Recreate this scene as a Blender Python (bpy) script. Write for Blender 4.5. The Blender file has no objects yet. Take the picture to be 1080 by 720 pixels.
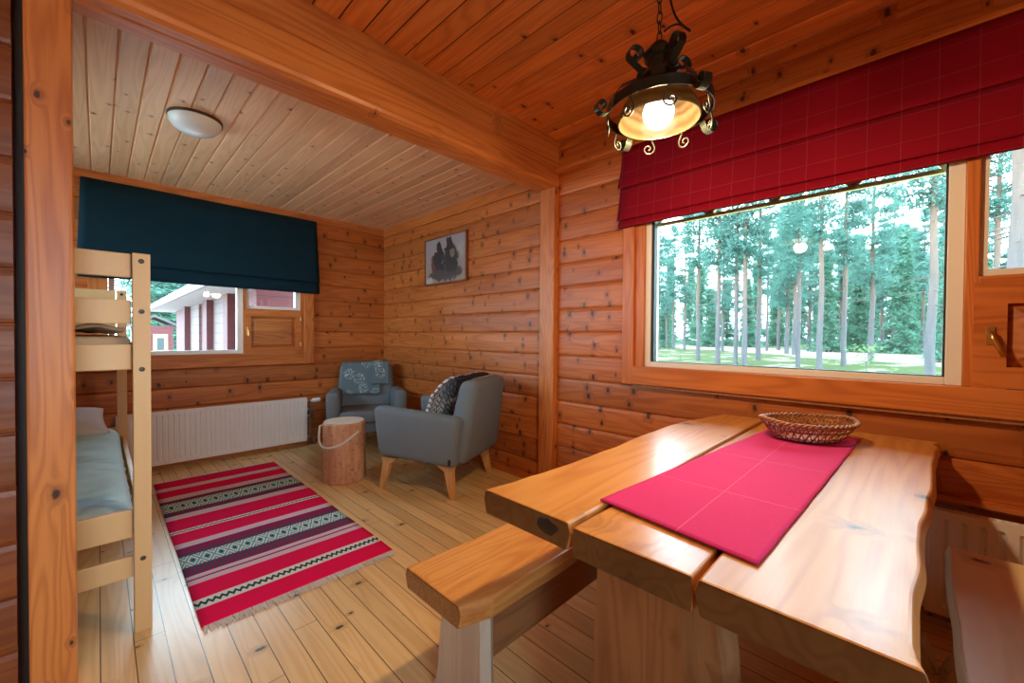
import bpy, bmesh, math, random
from mathutils import Vector, Matrix, noise as mnoise
R = math.radians
PI = math.pi
rng = random.Random(7)
S = bpy.context.scene
C = S.collection

# ------------------------------------------------------------------ measures
XR, YB = 2.516, 4.748          # right wall, alcove back wall
CZ, CA = 2.70, 2.50            # room ceiling, alcove ceiling
BY0, BY1, BZ = 1.987, 2.19, 2.346   # beam
LOG, LOG0 = .176, -.006       # log course height, first joint

# ------------------------------------------------------------------ node helper
class NT:
    def __init__(s, name):
        s.mat = bpy.data.materials.new(name); s.mat.use_nodes = True
        s.t = s.mat.node_tree; s.t.nodes.clear()
        s.out = s.t.nodes.new('ShaderNodeOutputMaterial')
        s.co = None
    def n(s, typ, **kw):
        x = s.t.nodes.new(typ)
        for k, v in kw.items(): setattr(x, k, v)
        return x
    def put(s, sock, v):
        if v is None: return
        if isinstance(v, bpy.types.NodeSocket): s.t.links.new(v, sock)
        elif isinstance(v, (tuple, list)) and len(v) == 3 and sock.type == 'RGBA': sock.default_value = (*v, 1)
        else: sock.default_value = v
    def m(s, op, a, b=None, c=None, clamp=False):
        x = s.n('ShaderNodeMath', operation=op, use_clamp=clamp)
        s.put(x.inputs[0], a)
        if b is not None: s.put(x.inputs[1], b)
        if c is not None: s.put(x.inputs[2], c)
        return x.outputs[0]
    def v(s, op, a, b=None):
        x = s.n('ShaderNodeVectorMath', operation=op)
        s.put(x.inputs[0], a)
        if b is not None: s.put(x.inputs[1], b)
        return x.outputs['Value'] if op in ('LENGTH', 'DOT_PRODUCT') else x.outputs['Vector']
    def comb(s, a, b, c=0.0):
        x = s.n('ShaderNodeCombineXYZ')
        for i, q in enumerate((a, b, c)): s.put(x.inputs[i], q)
        return x.outputs[0]
    def obj(s):
        if s.co is None:
            tc = s.n('ShaderNodeTexCoord'); s.co = tc.outputs['Object']
            sp = s.n('ShaderNodeSeparateXYZ'); s.put(sp.inputs[0], s.co)
            s.ax = dict(X=sp.outputs[0], Y=sp.outputs[1], Z=sp.outputs[2])
        return s.co
    def noise(s, vec, scale=1., detail=3., rough=.5, dist=0., out='Fac'):
        x = s.n('ShaderNodeTexNoise')
        s.put(x.inputs['Vector'], vec); s.put(x.inputs['Scale'], scale); s.put(x.inputs['Detail'], detail)
        s.put(x.inputs['Roughness'], rough); s.put(x.inputs['Distortion'], dist)
        return x.outputs[out]
    def mix(s, f, a, b, blend='MIX'):
        x = s.n('ShaderNodeMix', data_type='RGBA', blend_type=blend)
        s.put(x.inputs[0], f); s.put(x.inputs[6], a); s.put(x.inputs[7], b)
        return x.outputs[2]
    def smooth(s, x, lo, hi):
        q = s.n('ShaderNodeMapRange', interpolation_type='SMOOTHSTEP')
        s.put(q.inputs[0], x); q.inputs[1].default_value = lo; q.inputs[2].default_value = hi
        return q.outputs[0]
    def bsdf(s, color, rough=.5, **kw):
        b = s.n('ShaderNodeBsdfPrincipled')
        s.put(b.inputs['Base Color'], color); s.put(b.inputs['Roughness'], rough)
        for k, v in kw.items(): s.put(b.inputs[k.replace('_', ' ')], v)
        s.t.links.new(b.outputs[0], s.out.inputs[0])
        return b
    def bump(s, b, h, strength=.2, dist=.01):
        x = s.n('ShaderNodeBump'); x.inputs['Strength'].default_value = strength; x.inputs['Distance'].default_value = dist
        s.put(x.inputs['Height'], h); s.t.links.new(x.outputs[0], b.inputs['Normal'])

def translucent(t, b, col, f):
    tl = t.n('ShaderNodeBsdfTranslucent'); t.put(tl.inputs[0], col)
    mx = t.n('ShaderNodeMixShader'); mx.inputs[0].default_value = f
    t.t.links.new(b.outputs[0], mx.inputs[1]); t.t.links.new(tl.outputs[0], mx.inputs[2]); t.t.links.new(mx.outputs[0], t.out.inputs[0])
def flat(name, col, rough=.5, metal=0., spec=.5, **kw):
    t = NT(name); t.bsdf(col, rough, Metallic=metal, Specular_IOR_Level=spec, **kw); return t.mat

def fabric(name, col, col2=None, scale=900., rough=.95, bump=.25, sheen=.0, tl=0.):
    t = NT(name); co = t.obj()
    f = t.noise(co, scale, 2.)
    g = t.noise(co, 6., 3.)
    c2 = col2 or tuple(x*.7 for x in col)
    c = t.mix(t.m('ADD', t.m('MULTIPLY', f, .7), t.m('MULTIPLY', g, .3)), c2, col)
    b = t.bsdf(c, rough, Specular_IOR_Level=.2, Sheen_Weight=sheen)
    t.bump(b, f, bump, .002)
    if tl: translucent(t, b, c, tl)
    return t.mat

def wood(name, light, dark, u='X', v='Y', w='Z', bw=None, off=0., joint=None, line=0., ku=4., kv=9., kthr=.35,
         kr=.011, kdark=(.05, .018, .008), rough=.45, coat=0., crough=.15, ringf=1., var=.25, solid=False, kasp=.6, spec=.5, gs=1., cior=1.5, endg_shade=1.):
    """pine: grain along u, boards of width bw stacked along v"""
    t = NT(name); t.obj(); U, V, W = t.ax[u], t.ax[v], t.ax[w]
    if bw:
        q = t.m('DIVIDE', t.m('SUBTRACT', V, off), bw); idn = t.m('FLOOR', q); fr = t.m('FRACT', q)
        wn = t.n('ShaderNodeTexWhiteNoise', noise_dimensions='1D'); t.put(wn.inputs['W'], idn); rnd = wn.outputs[0]
        sh = t.m('MULTIPLY', rnd, 37.)
    else:
        sh = 0.; rnd = None
    U2 = t.m('ADD', U, sh)
    # knots
    pv = t.comb(t.m('MULTIPLY', U2, ku), t.m('MULTIPLY', V, kv), t.m('MULTIPLY', W, kv) if solid else sh)
    vo = t.n('ShaderNodeTexVoronoi', voronoi_dimensions='3D' if solid else '2D', feature='F1')
    t.put(vo.inputs['Vector'], pv); vo.inputs['Scale'].default_value = 1.; vo.inputs['Randomness'].default_value = .9
    dl = t.v('MULTIPLY', t.v('SUBTRACT', pv, vo.outputs['Position']), (1/ku, kasp/kv, (kasp/kv if solid else 0.)))
    d = t.v('LENGTH', dl)
    sc = t.n('ShaderNodeSeparateColor'); t.put(sc.inputs[0], vo.outputs['Color'])
    on = t.m('LESS_THAN', sc.outputs[0], kthr)
    rad = t.m('MULTIPLY_ADD', sc.outputs[1], kr, kr*.45)
    rel = t.m('DIVIDE', d, rad)
    wob = t.noise(t.comb(t.m('MULTIPLY', U, 60.), t.m('MULTIPLY', V, 60.), t.m('MULTIPLY', W, 60.)), 1., 2.)
    rel = t.m('ADD', rel, t.m('MULTIPLY', t.m('SUBTRACT', wob, .5), .9))
    core = t.m('MULTIPLY', t.m('SUBTRACT', 1., t.smooth(rel, .45, 1.05)), on)
    halo = t.m('MULTIPLY', t.m('SUBTRACT', 1., t.smooth(rel, .6, 3.2)), on)
    # growth rings / fibres
    n2 = t.noise(t.comb(t.m('MULTIPLY', U2, .55*gs), t.m('MULTIPLY', V, 7.*gs), t.m('ADD', t.m('MULTIPLY', W, 7.*gs), sh)), 1., 2., .5, .3)
    ph = t.m('ADD', t.m('MULTIPLY', n2, 75.*ringf), t.m('MULTIPLY', halo, 7.))
    ring = t.m('MULTIPLY_ADD', t.m('SINE', ph), .5, .5)
    ring = t.m('POWER', ring, 1.6)
    fib = t.noise(t.comb(t.m('MULTIPLY', U2, 5.), t.m('MULTIPLY', V, 260.), t.m('MULTIPLY', W, 260.)), 1., 2.)
    big = t.noise(t.comb(t.m('MULTIPLY', U2, 1.1), t.m('MULTIPLY', V, 5.), t.m('MULTIPLY', W, 5.)), 1., 3.)
    f = t.m('ADD', t.m('MULTIPLY', ring, .42), t.m('ADD', t.m('MULTIPLY', fib, .28), t.m('MULTIPLY', t.smooth(big, .25, .75), .42)), clamp=True)
    c = t.mix(f, light, dark)
    c = t.mix(t.m('MULTIPLY', halo, .45), c, tuple(x*.55 for x in dark))
    if rnd is not None:
        vv = t.m('MULTIPLY_ADD', rnd, var, 1-var*.5)
        c = t.mix(1., c, t.comb(vv, vv, vv), 'MULTIPLY')
    if endg_shade < 1.:
        tn = t.n('ShaderNodeTexCoord'); sn = t.n('ShaderNodeSeparateXYZ'); t.put(sn.inputs[0], tn.outputs['Normal'])
        e_ = t.smooth(t.m('ABSOLUTE', sn.outputs['XYZ'.index(u)]), .55, .85)
        c = t.mix(e_, c, t.mix(1., c, (endg_shade, endg_shade*.85, endg_shade*.75), 'MULTIPLY'))  # end faces darkened: end grain plus their shade, put into the colour
    c = t.mix(core, c, kdark)
    if bw and line:
        e = t.m('MINIMUM', fr, t.m('SUBTRACT', 1., fr))
        g = t.m('LESS_THAN', e, line/bw)
        if joint:
            ju = t.m('FRACT', t.m('DIVIDE', U2, joint))
            je = t.m('LESS_THAN', ju, line*1.5/joint)
            g = t.m('MAXIMUM', g, je)
        c = t.mix(g, c, (.045, .022, .01))
    b = t.bsdf(c, t.m('MULTIPLY_ADD', fib, .15, rough-.07), Coat_Weight=coat, Coat_Roughness=crough, Coat_IOR=cior, Specular_IOR_Level=spec)
    t.bump(b, t.m('ADD', t.m('MULTIPLY', fib, .5), t.m('MULTIPLY', ring, .3)), .12, .0015)
    return t.mat

# ------------------------------------------------------------------ colours
LW, DW = (.60, .195, .043), (.34, .082, .015)          # lacquered log walls
M = {}
M['log_y'] = wood('log wall along y', LW, DW, 'Y', 'Z', 'X', LOG, LOG0, kr=.012, ku=5.5, kv=13., kthr=.5, rough=.42, var=.3)
M['log_x'] = wood('log wall along x', LW, DW, 'X', 'Z', 'Y', LOG, LOG0, kr=.012, ku=4.5, kv=12., kthr=.5, rough=.42, var=.3)
M['ceil'] = wood('ceiling boards', (.88, .34, .080), (.60, .17, .034), 'Y', 'X', 'Z', .1195, .0965, ku=3., kv=9.6, kthr=.4, rough=.36, var=.35, line=.003)
M['ceil2'] = wood('alcove ceiling boards', (.90, .60, .37), (.74, .43, .23), 'Y', 'X', 'Z', .1045, -.034, ku=4., kv=11., kthr=.4, kr=.009, rough=.45, var=.2, kasp=1.1)
M['floor'] = wood('floor boards', (.90, .68, .34), (.72, .48, .20), 'Y', 'X', 'Z', .0915, -.0915*3-.002, joint=2.3, line=.0016, ku=3.2, kv=10.9, kthr=.33, kr=.011, rough=.36, coat=.35, crough=.22, var=.22)
M['beam'] = wood('beam pine', (.72, .27, .065), (.44, .125, .026), 'X', 'Z', 'Y', ku=2.2, kv=6., kthr=.3, kr=.018, rough=.38, solid=True, gs=.9)
M['post'] = wood('post pine', (.72, .27, .065), (.42, .115, .025), 'Z', 'X', 'Y', ku=3.2, kv=11., kthr=.8, kr=.014, rough=.4, kasp=1.6, gs=1.3)
M['trim_y'] = wood('trim pine y', (.68, .235, .055), (.41, .105, .022), 'Y', 'Z', 'X', ku=3., kv=10., kthr=.2, kr=.01, rough=.38, solid=True)
M['trim_x'] = wood('trim pine x', (.68, .235, .055), (.41, .105, .022), 'X', 'Z', 'Y', ku=3., kv=10., kthr=.2, kr=.01, rough=.38, solid=True)
M['trim_z'] = wood('trim pine z', (.68, .235, .055), (.41, .105, .022), 'Z', 'X', 'Y', ku=3., kv=10., kthr=.15, kr=.01, rough=.38, solid=True)
M['hatch'] = wood('hatch panel pine', (.66, .25, .07), (.30, .08, .02), 'Y', 'Z', 'X', ku=2., kv=6., kthr=.1, rough=.38, ringf=.8, solid=True)
M['hatch_x'] = wood('hatch panel pine x', (.66, .25, .07), (.30, .08, .02), 'X', 'Z', 'Y', ku=2., kv=6., kthr=.1, rough=.38, ringf=.8, solid=True)
M['table'] = wood('table slab pine', (.72, .36, .095), (.50, .185, .034), 'X', 'Y', 'Z', ku=2.6, kv=7., kthr=.45, kr=.016, rough=.36, coat=.65, crough=.2, spec=.3, solid=True, gs=.8, endg_shade=.26, kdark=(.07, .025, .01))
M['slab_z'] = wood('leg slab pine', (.44, .22, .085), (.26, .10, .033), 'Z', 'Y', 'X', ku=2., kv=6., kthr=.25, kr=.02, rough=.35, coat=.3, solid=True, gs=.9, kdark=(.03, .015, .008))
M['slab_pale'] = wood('pale slab pine', (.66, .60, .50), (.52, .44, .34), 'Z', 'Y', 'X', ku=3., kv=9., kthr=.3, kr=.008, rough=.4, coat=.3, solid=True)
M['bark_slab'] = wood('bark edged slab', (.52, .33, .15), (.34, .18, .075), 'Z', 'Y', 'X', ku=5., kv=8., kthr=.6, kr=.03, kdark=(.10, .055, .03), rough=.5, solid=True)
M['bench'] = wood('bench slab pine', (.80, .40, .11), (.55, .20, .045), 'X', 'Y', 'Z', ku=3., kv=9., kthr=.35, kr=.014, rough=.28, endg_shade=.42, coat=.55, crough=.18, solid=True)
M['bench_pale'] = wood('pale bench pine', (.90, .76, .48), (.74, .55, .29), 'X', 'Y', 'Z', ku=2., kv=7., kthr=.25, kr=.016, rough=.34, coat=.25, crough=.24, solid=True, gs=.7)
M['rail'] = wood('dark rail pine', (.48, .22, .085), (.28, .11, .04), 'X', 'Z', 'Y', ku=2., kv=7., kthr=.2, rough=.4, solid=True)
M['bark'] = wood('live edge bark', (.30, .17, .08), (.10, .05, .025), 'X', 'Z', 'Y', ku=9., kv=9., kthr=.3, rough=.7, solid=True)
M['bunk'] = wood('painted bunk wood', (.74, .51, .26), (.70, .47, .225), 'Z', 'X', 'Y', ku=3., kv=3., kthr=.0, rough=.42, solid=True, ringf=.4)
M['white_metal'] = flat('white enamel', (.87, .87, .88), .32)
M['white_frame'] = flat('white painted frame', (.82, .83, .80), .4)
M['gasket'] = flat('dark gasket', (.02, .035, .04), .5)
M['cream_frame'] = flat('pale outer frame', (.62, .58, .33), .5)
M['olive'] = flat('olive fretwork paint', (.60, .52, .20), .55)
M['brass'] = flat('brass', (.72, .48, .17), .28, 1.)
M['steel'] = flat('steel', (.55, .55, .55), .3, 1.)
M['bolt'] = flat('dark bolt', (.09, .075, .06), .4, .6)
M['iron'] = flat('green black wrought iron', (.032, .042, .034), .32, .5)
M['black'] = flat('black rubber', (.012, .012, .012), .5)
M['outlet'] = flat('outlet plastic', (.62, .58, .5), .4)
M['legwood'] = wood('chair leg beech', (.78, .46, .19), (.62, .32, .11), 'Z', 'X', 'Y', ku=2., kv=5., kthr=0., rough=.4, solid=True)
M['upholstery'] = fabric('grey blue wool', (.20, .235, .26), (.125, .15, .17), 700.)
M['navy'] = fabric('navy blind cloth', (.012, .048, .075), (.008, .032, .052), 500., sheen=.05, tl=.4)
M['linen'] = fabric('pale blue bed linen', (.56, .85, .95), (.46, .75, .88), 300., .85)
M['beige'] = fabric('beige bedding', (.66, .52, .34), (.5, .38, .24), 300.)
M['rope'] = fabric('cotton rope', (.72, .68, .60), (.45, .42, .36), 400.)
M['fringe'] = fabric('rug fringe', (.84, .84, .82), (.62, .64, .64), 300.)
M['runner'] = None

def mat_plaid():
    t = NT('red plaid blind cloth'); t.obj()
    def lines(ax, p, w, off=0.):
        q = t.m('FRACT', t.m('DIVIDE', t.m('ADD', t.ax[ax], off), p))
        return t.m('LESS_THAN', t.m('ABSOLUTE', t.m('SUBTRACT', q, .5)), w/p)
    g = t.m('MAXIMUM', lines('Y', .112, .0014), lines('Z', .118, .0014, .02))
    f = t.noise(t.co, 700., 2.)
    dash = t.noise(t.co, 160., 1.)
    c = t.mix(f, (.36, .006, .030), (.48, .012, .046))
    c = t.mix(t.m('MULTIPLY', g, t.m('MULTIPLY', dash, .45)), c, (.62, .25, .28))
    b = t.bsdf(c, .85, Specular_IOR_Level=.2); t.bump(b, f, .2, .001); translucent(t, b, c, .5); return t.mat
M['plaid'] = mat_plaid()

def mat_runner():
    t = NT('raspberry linen runner'); t.obj()
    a = t.noise(t.comb(t.m('MULTIPLY', t.ax['X'], 900.), t.m('MULTIPLY', t.ax['Y'], 60.)), 1., 2.)
    b_ = t.noise(t.comb(t.m('MULTIPLY', t.ax['X'], 60.), t.m('MULTIPLY', t.ax['Y'], 900.)), 1., 2.)
    f = t.m('MULTIPLY_ADD', a, .5, t.m('MULTIPLY', b_, .5))
    c = t.mix(f, (.46, .016, .105), (.74, .045, .23))
    def crease(ax, x, w=.0022): return t.m('LESS_THAN', t.m('ABSOLUTE', t.m('SUBTRACT', t.ax[ax], x)), w)
    g = t.m('MAXIMUM', crease('X', 1.22), t.m('MAXIMUM', crease('X', 1.62), crease('Y', .37, .0015)))
    c = t.mix(t.m('MULTIPLY', g, .28), c, (.9, .3, .42))
    b = t.bsdf(c, .9, Specular_IOR_Level=.2); t.bump(b, f, .3, .001); return t.mat
M['runner'] = mat_runner()

def mat_rug():
    t = NT('striped woven rug'); t.obj(); X, Y = t.ax['X'], t.ax['Y']
    red, lav, pur, teal, nav, wht = (.90, .008, .11), (.80, .66, .80), (.30, .025, .12), (.14, .50, .56), (.015, .10, .14), (.84, .90, .90)
    st = [(red, 4.06), (lav, 3.98), (red, 3.823), (lav, 3.736), (pur, 3.69), (teal, 3.477), (pur, 3.411), (lav, 3.331), (red, 3.138), (wht, 3.09), (red, 2.933),
          (lav, 2.869), (pur, 2.76), (teal, 2.605), (pur, 2.506), (lav, 2.47), (pur, 2.455), (lav, 2.41), (red, 2.262), (wht, 2.18), (red, 1.9)]
    c = st[0][0]
    for i in range(1, len(st)):
        c = t.mix(t.m('LESS_THAN', Y, st[i-1][1]), c, st[i][0])
    def band(y0, y1): return t.m('MULTIPLY', t.m('GREATER_THAN', Y, y0), t.m('LESS_THAN', Y, y1))
    # diamond pattern in the teal bands
    for y0, y1 in ((3.477, 3.69), (2.605, 2.76)):
        yc = (y0+y1)/2; hw = (y1-y0)/2
        r = t.m('DIVIDE', t.m('ABSOLUTE', t.m('SUBTRACT', Y, yc)), hw)
        u = t.m('FRACT', t.m('DIVIDE', X, .062))
        u = t.m('ABSOLUTE', t.m('SUBTRACT', u, .5))
        k = t.m('FRACT', t.m('MULTIPLY', t.m('ADD', t.m('MULTIPLY', u, 2.), r), 1.8))
        p = t.m('LESS_THAN', k, .46)
        bd = band(y0, y1)
        c = t.mix(t.m('MULTIPLY', bd, p), c, wht)
        dots = t.m('MULTIPLY', t.m('LESS_THAN', u, .12), t.m('LESS_THAN', r, .2))
        c = t.mix(t.m('MULTIPLY', bd, dots), c, nav)
        edge = t.m('MULTIPLY', bd, t.m('GREATER_THAN', r, .88))
        c = t.mix(edge, c, nav)
    # fine purple / navy teeth on both sides of the wide band
    tooth = t.m('LESS_THAN', t.m('FRACT', t.m('DIVIDE', X, .017)), .4)
    for y0, y1 in ((2.52, 2.605), (2.76, 2.80), (3.42, 3.465)):
        c = t.mix(t.m('MULTIPLY', band(y0, y1), tooth), c, nav)
    # zigzag lines
    for y0, y1 in ((2.195, 2.247), (3.10, 3.128)):
        q = t.m('ABSOLUTE', t.m('SUBTRACT', t.m('FRACT', t.m('DIVIDE', X, .026)), .5))
        yy = t.m('DIVIDE', t.m('SUBTRACT', Y, y0), y1-y0)
        z = t.m('LESS_THAN', t.m('ABSOLUTE', t.m('SUBTRACT', t.m('ADD', t.m('MULTIPLY', q, .9), .27), yy)), .24)
        c = t.mix(t.m('MULTIPLY', band(y0, y1), z), c, (.012, .10, .11))
    f = t.noise(t.comb(t.m('MULTIPLY', X, 90.), t.m('MULTIPLY', Y, 420.)), 1., 2.)
    c = t.mix(t.m('MULTIPLY', f, .35), c, t.mix(1., c, (.55, .55, .55), 'MULTIPLY'))
    b = t.bsdf(c, .95, Specular_IOR_Level=.1); t.bump(b, f, .4, .003); return t.mat
M['rug'] = mat_rug()

def mat_throw(name, base, dark, kind):
    t = NT(name); t.obj()
    f = t.noise(t.co, 400., 2.)
    if kind == 'motif':
        n = t.n('ShaderNodeTexVoronoi', voronoi_dimensions='2D', feature='F1'); pv = t.comb(t.m('MULTIPLY', t.ax['X'], 6.5), t.m('MULTIPLY', t.m('ADD', t.ax['Z'], t.m('MULTIPLY', t.ax['Y'], .6)), 7.5))
        t.put(n.inputs['Vector'], pv); n.inputs['Scale'].default_value = 1.; n.inputs['Randomness'].default_value = .55
        near = t.m('LESS_THAN', n.outputs['Distance'], .36)
        w = t.noise(pv, 5., 1., .5, .6)
        ln = t.m('LESS_THAN', t.m('ABSOLUTE', t.m('SUBTRACT', w, .5)), .035)
        c = t.mix(t.m('MULTIPLY', near, ln), t.mix(f, dark, base), (.42, .50, .52))
    else:
        r = t.m('FRACT', t.m('MULTIPLY', t.ax['X'], 9.))
        tick = t.m('FRACT', t.m('ADD', t.m('MULTIPLY', t.ax['Z'], 26.), t.m('MULTIPLY', t.m('ABSOLUTE', t.m('SUBTRACT', r, .5)), 2.2)))
        c = t.mix(t.m('LESS_THAN', tick, .33), base, dark)
        c = t.mix(t.m('LESS_THAN', r, .10), c, dark)
        edge = t.m('LESS_THAN', t.ax['Y'], -.285)
        c = t.mix(edge, c, (.035, .032, .04))
    b = t.bsdf(c, .95, Specular_IOR_Level=.1); t.bump(b, f, .4, .004); return t.mat
M['throw_motif'] = mat_throw('grey blue wool throw', (.15, .205, .235), (.10, .145, .17), 'motif')
M['throw_knit'] = mat_throw('knitted grey throw', (.68, .70, .73), (.14, .14, .16), 'knit')

def mat_glass():
    t = NT('window glass')
    tr = t.n('ShaderNodeBsdfTransparent'); tr.inputs[0].default_value = (.97, .985, .98, 1)
    gl = t.n('ShaderNodeBsdfGlossy'); gl.inputs['Roughness'].default_value = .0
    fr = t.n('ShaderNodeFresnel'); fr.inputs[0].default_value = 1.5
    mx = t.n('ShaderNodeMixShader'); t.put(mx.inputs[0], fr.outputs[0])
    t.t.links.new(tr.outputs[0], mx.inputs[1]); t.t.links.new(gl.outputs[0], mx.inputs[2]); t.t.links.new(mx.outputs[0], t.out.inputs[0])
    return t.mat
M['glass'] = mat_glass()

def emit(name, col, s):
    t = NT(name); e = t.n('ShaderNodeEmission'); e.inputs[0].default_value = (*col, 1); e.inputs[1].default_value = s
    t.t.links.new(e.outputs[0], t.out.inputs[0]); return t.mat
M['bulb'] = emit('glowing bulb', (1., .9, .72), 5.)

def mat_amber():
    t = NT('amber ribbed glass'); t.obj()
    r = t.v('LENGTH', t.comb(t.ax['X'], t.ax['Y'], 0.))
    rib = t.m('MULTIPLY_ADD', t.m('SINE', t.m('ADD', t.m('MULTIPLY', r, 420.), t.m('MULTIPLY', t.noise(t.co, 18., 2.), 5.))), .5, .5)
    col = t.mix(rib, (.050, .031, .014), (.082, .060, .034))
    d = t.n('ShaderNodeBsdfDiffuse'); t.put(d.inputs[0], col)
    tl = t.n('ShaderNodeBsdfTranslucent'); t.put(tl.inputs[0], col)
    g = t.n('ShaderNodeBsdfGlossy'); g.inputs['Roughness'].default_value = .15
    m1 = t.n('ShaderNodeMixShader'); m1.inputs[0].default_value = .55
    m2 = t.n('ShaderNodeMixShader'); m2.inputs[0].default_value = .08
    L = t.t.links.new
    L(d.outputs[0], m1.inputs[1]); L(tl.outputs[0], m1.inputs[2]); L(m1.outputs[0], m2.inputs[1]); L(g.outputs[0], m2.inputs[2]); L(m2.outputs[0], t.out.inputs[0])
    return t.mat
M['amber'] = mat_amber()
M['opal'] = flat('opal glass', (.78, .84, .88), .18)

def mat_art():
    t = NT('dark figures print'); t.obj(); Y, Z = t.ax['Y'], t.ax['Z']
    wob = t.noise(t.co, 14., 3.); w2 = t.m('MULTIPLY', t.m('SUBTRACT', wob, .5), .16)
    c = t.mix(t.smooth(Z, -.2, .2), (.34, .27, .22), (.36, .33, .36))
    def blob(y, z, ry, rz, col, c):
        d = t.v('LENGTH', t.comb(t.m('DIVIDE', t.m('SUBTRACT', t.m('ADD', Y, w2), y), ry), t.m('DIVIDE', t.m('SUBTRACT', t.m('ADD', Z, w2), z), rz)))
        return t.mix(t.m('SUBTRACT', 1., t.smooth(d, .85, 1.1)), c, col)
    c = blob(.0, -.14, .30, .08, (.10, .085, .09), c)
    c = blob(.19, -.05, .06, .10, (.16, .075, .065), c)
    c = blob(.10, .02, .09, .13, (.055, .05, .055), c)
    c = blob(.11, .12, .045, .09, (.05, .05, .06), c)
    c = blob(-.10, .0, .12, .15, (.065, .06, .06), c)
    c = blob(-.08, .14, .06, .085, (.06, .045, .05), c)
    c = blob(-.13, .05, .035, .05, (.20, .19, .15), c)
    c = blob(-.27, .08, .05, .08, (.40, .38, .37), c)
    c = blob(.27, -.20, .07, .03, (.46, .44, .40), c)
    t.bsdf(c, .3); return t.mat
M['art'] = mat_art()

def mat_stump():
    t = NT('peeled log'); t.obj()
    g = t.noise(t.comb(t.m('MULTIPLY', t.ax['X'], 16.), t.m('MULTIPLY', t.ax['Y'], 16.), t.m('MULTIPLY', t.ax['Z'], 4.)), 1., 5., .6)
    h = t.noise(t.co, 40., 3.)
    c = t.mix(t.smooth(g, .3, .7), (.50, .20, .10), (.66, .36, .20))
    c = t.mix(t.smooth(h, .55, .75), c, (.30, .12, .055))
    b = t.bsdf(c, .5); t.bump(b, g, .3, .01); return t.mat
M['stump'] = mat_stump()
M['stump_top'] = wood('stump end grain', (.84, .80, .70), (.76, .70, .58), 'X', 'Y', 'Z', ku=4., kv=4., kthr=.1, rough=.25, solid=True)

def mat_basket():
    t = NT('wicker'); t.obj(); f = t.noise(t.co, 90., 3.)
    c = t.mix(t.smooth(f, .35, .65), (.20, .062, .025), (.50, .24, .10))
    t.bsdf(c, .4); return t.mat
M['wicker'] = mat_basket()

def mat_ground():
    t = NT('forest ground'); t.obj()
    a = t.noise(t.comb(t.m('MULTIPLY', t.ax['X'], .25), t.m('MULTIPLY', t.ax['Y'], .5)), 1., 5., .6)
    fine = t.noise(t.co, 9., 5., .7)
    c = t.mix(fine, (.018, .038, .009), (.048, .070, .018))
    c = t.mix(t.smooth(a, .50, .62), c, (.15, .125, .10))
    # the sandy track crossing behind the first trunks
    pos = t.m('ADD', t.ax['X'], t.m('MULTIPLY', t.ax['Y'], -.9))
    pos = t.m('ADD', pos, t.m('MULTIPLY', t.noise(t.co, .25, 2.), 6.))
    tr = t.m('MULTIPLY', t.smooth(pos, 37., 41.), t.m('SUBTRACT', 1., t.smooth(pos, 54., 60.)))
    c = t.mix(tr, c, (.20, .165, .145))
    gy = t.m('SUBTRACT', 1., t.smooth(t.m('ADD', t.ax['X'], t.m('MULTIPLY', a, 2.)), 5., 8.))
    c = t.mix(gy, c, t.mix(fine, (.52, .48, .43), (.68, .64, .58)))
    t.bsdf(c, .95, Specular_IOR_Level=.1); return t.mat
M['ground'] = mat_ground()
def mat_leaf(name, a, b):
    t = NT(name); t.obj()
    f = t.noise(t.co, 1.3, 2.); col = t.mix(f, a, b)
    d = t.n('ShaderNodeBsdfDiffuse'); t.put(d.inputs[0], col)
    tl = t.n('ShaderNodeBsdfTranslucent'); t.put(tl.inputs[0], col)
    m1 = t.n('ShaderNodeMixShader'); m1.inputs[0].default_value = .45
    t.t.links.new(d.outputs[0], m1.inputs[1]); t.t.links.new(tl.outputs[0], m1.inputs[2]); t.t.links.new(m1.outputs[0], t.out.inputs[0])
    return t.mat
M['needle'] = mat_leaf('pine needles', (.065, .165, .14), (.15, .29, .235))
M['spruce'] = mat_leaf('spruce needles', (.075, .19, .135), (.15, .30, .21))
def mat_trunk():
    t = NT('pine bark'); t.obj()
    f = t.noise(t.comb(t.m('MULTIPLY', t.ax['X'], 9.), t.m('MULTIPLY', t.ax['Y'], 9.), t.m('MULTIPLY', t.ax['Z'], 1.6)), 1., 4.)
    g = t.smooth(t.ax['Z'], 1., 7.)
    lo = t.mix(f, (.055, .065, .072), (.13, .12, .12)); hi = t.mix(f, (.11, .07, .05), (.22, .145, .105))
    t.bsdf(t.mix(g, lo, hi), .9, Specular_IOR_Level=.1); return t.mat
M['trunk'] = mat_trunk()
def mat_redlog(name, a, b):
    t = NT(name); t.obj()
    q = t.m('FRACT', t.m('DIVIDE', t.ax['Z'], .2)); f = t.noise(t.co, 5., 3.)
    c = t.mix(f, a, b); c = t.mix(t.m('LESS_THAN', q, .07), c, tuple(x*.25 for x in a)); t.bsdf(c, .7); return t.mat
M['red_log'] = mat_redlog('red painted logs', (.070, .008, .012), (.10, .017, .021))
M['lit_log'] = mat_redlog('lit pink logs', (.085, .052, .052), (.115, .078, .076))  # cabin wall where light falls on it, brightness put into the colour
M['red_dark'] = flat('dark red paint', (.055, .007, .010), .7)
M['roof'] = flat('grey roofing felt', (.06, .058, .062), .8)
M['fascia'] = flat('pale fascia board', (.16, .13, .135), .7)
M['yellow_paint'] = flat('cream yellow window trim', (.22, .18, .09), .6)
M['glow_lamp'] = emit('porch lamp glow', (1., .75, .35), 5.)

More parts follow.
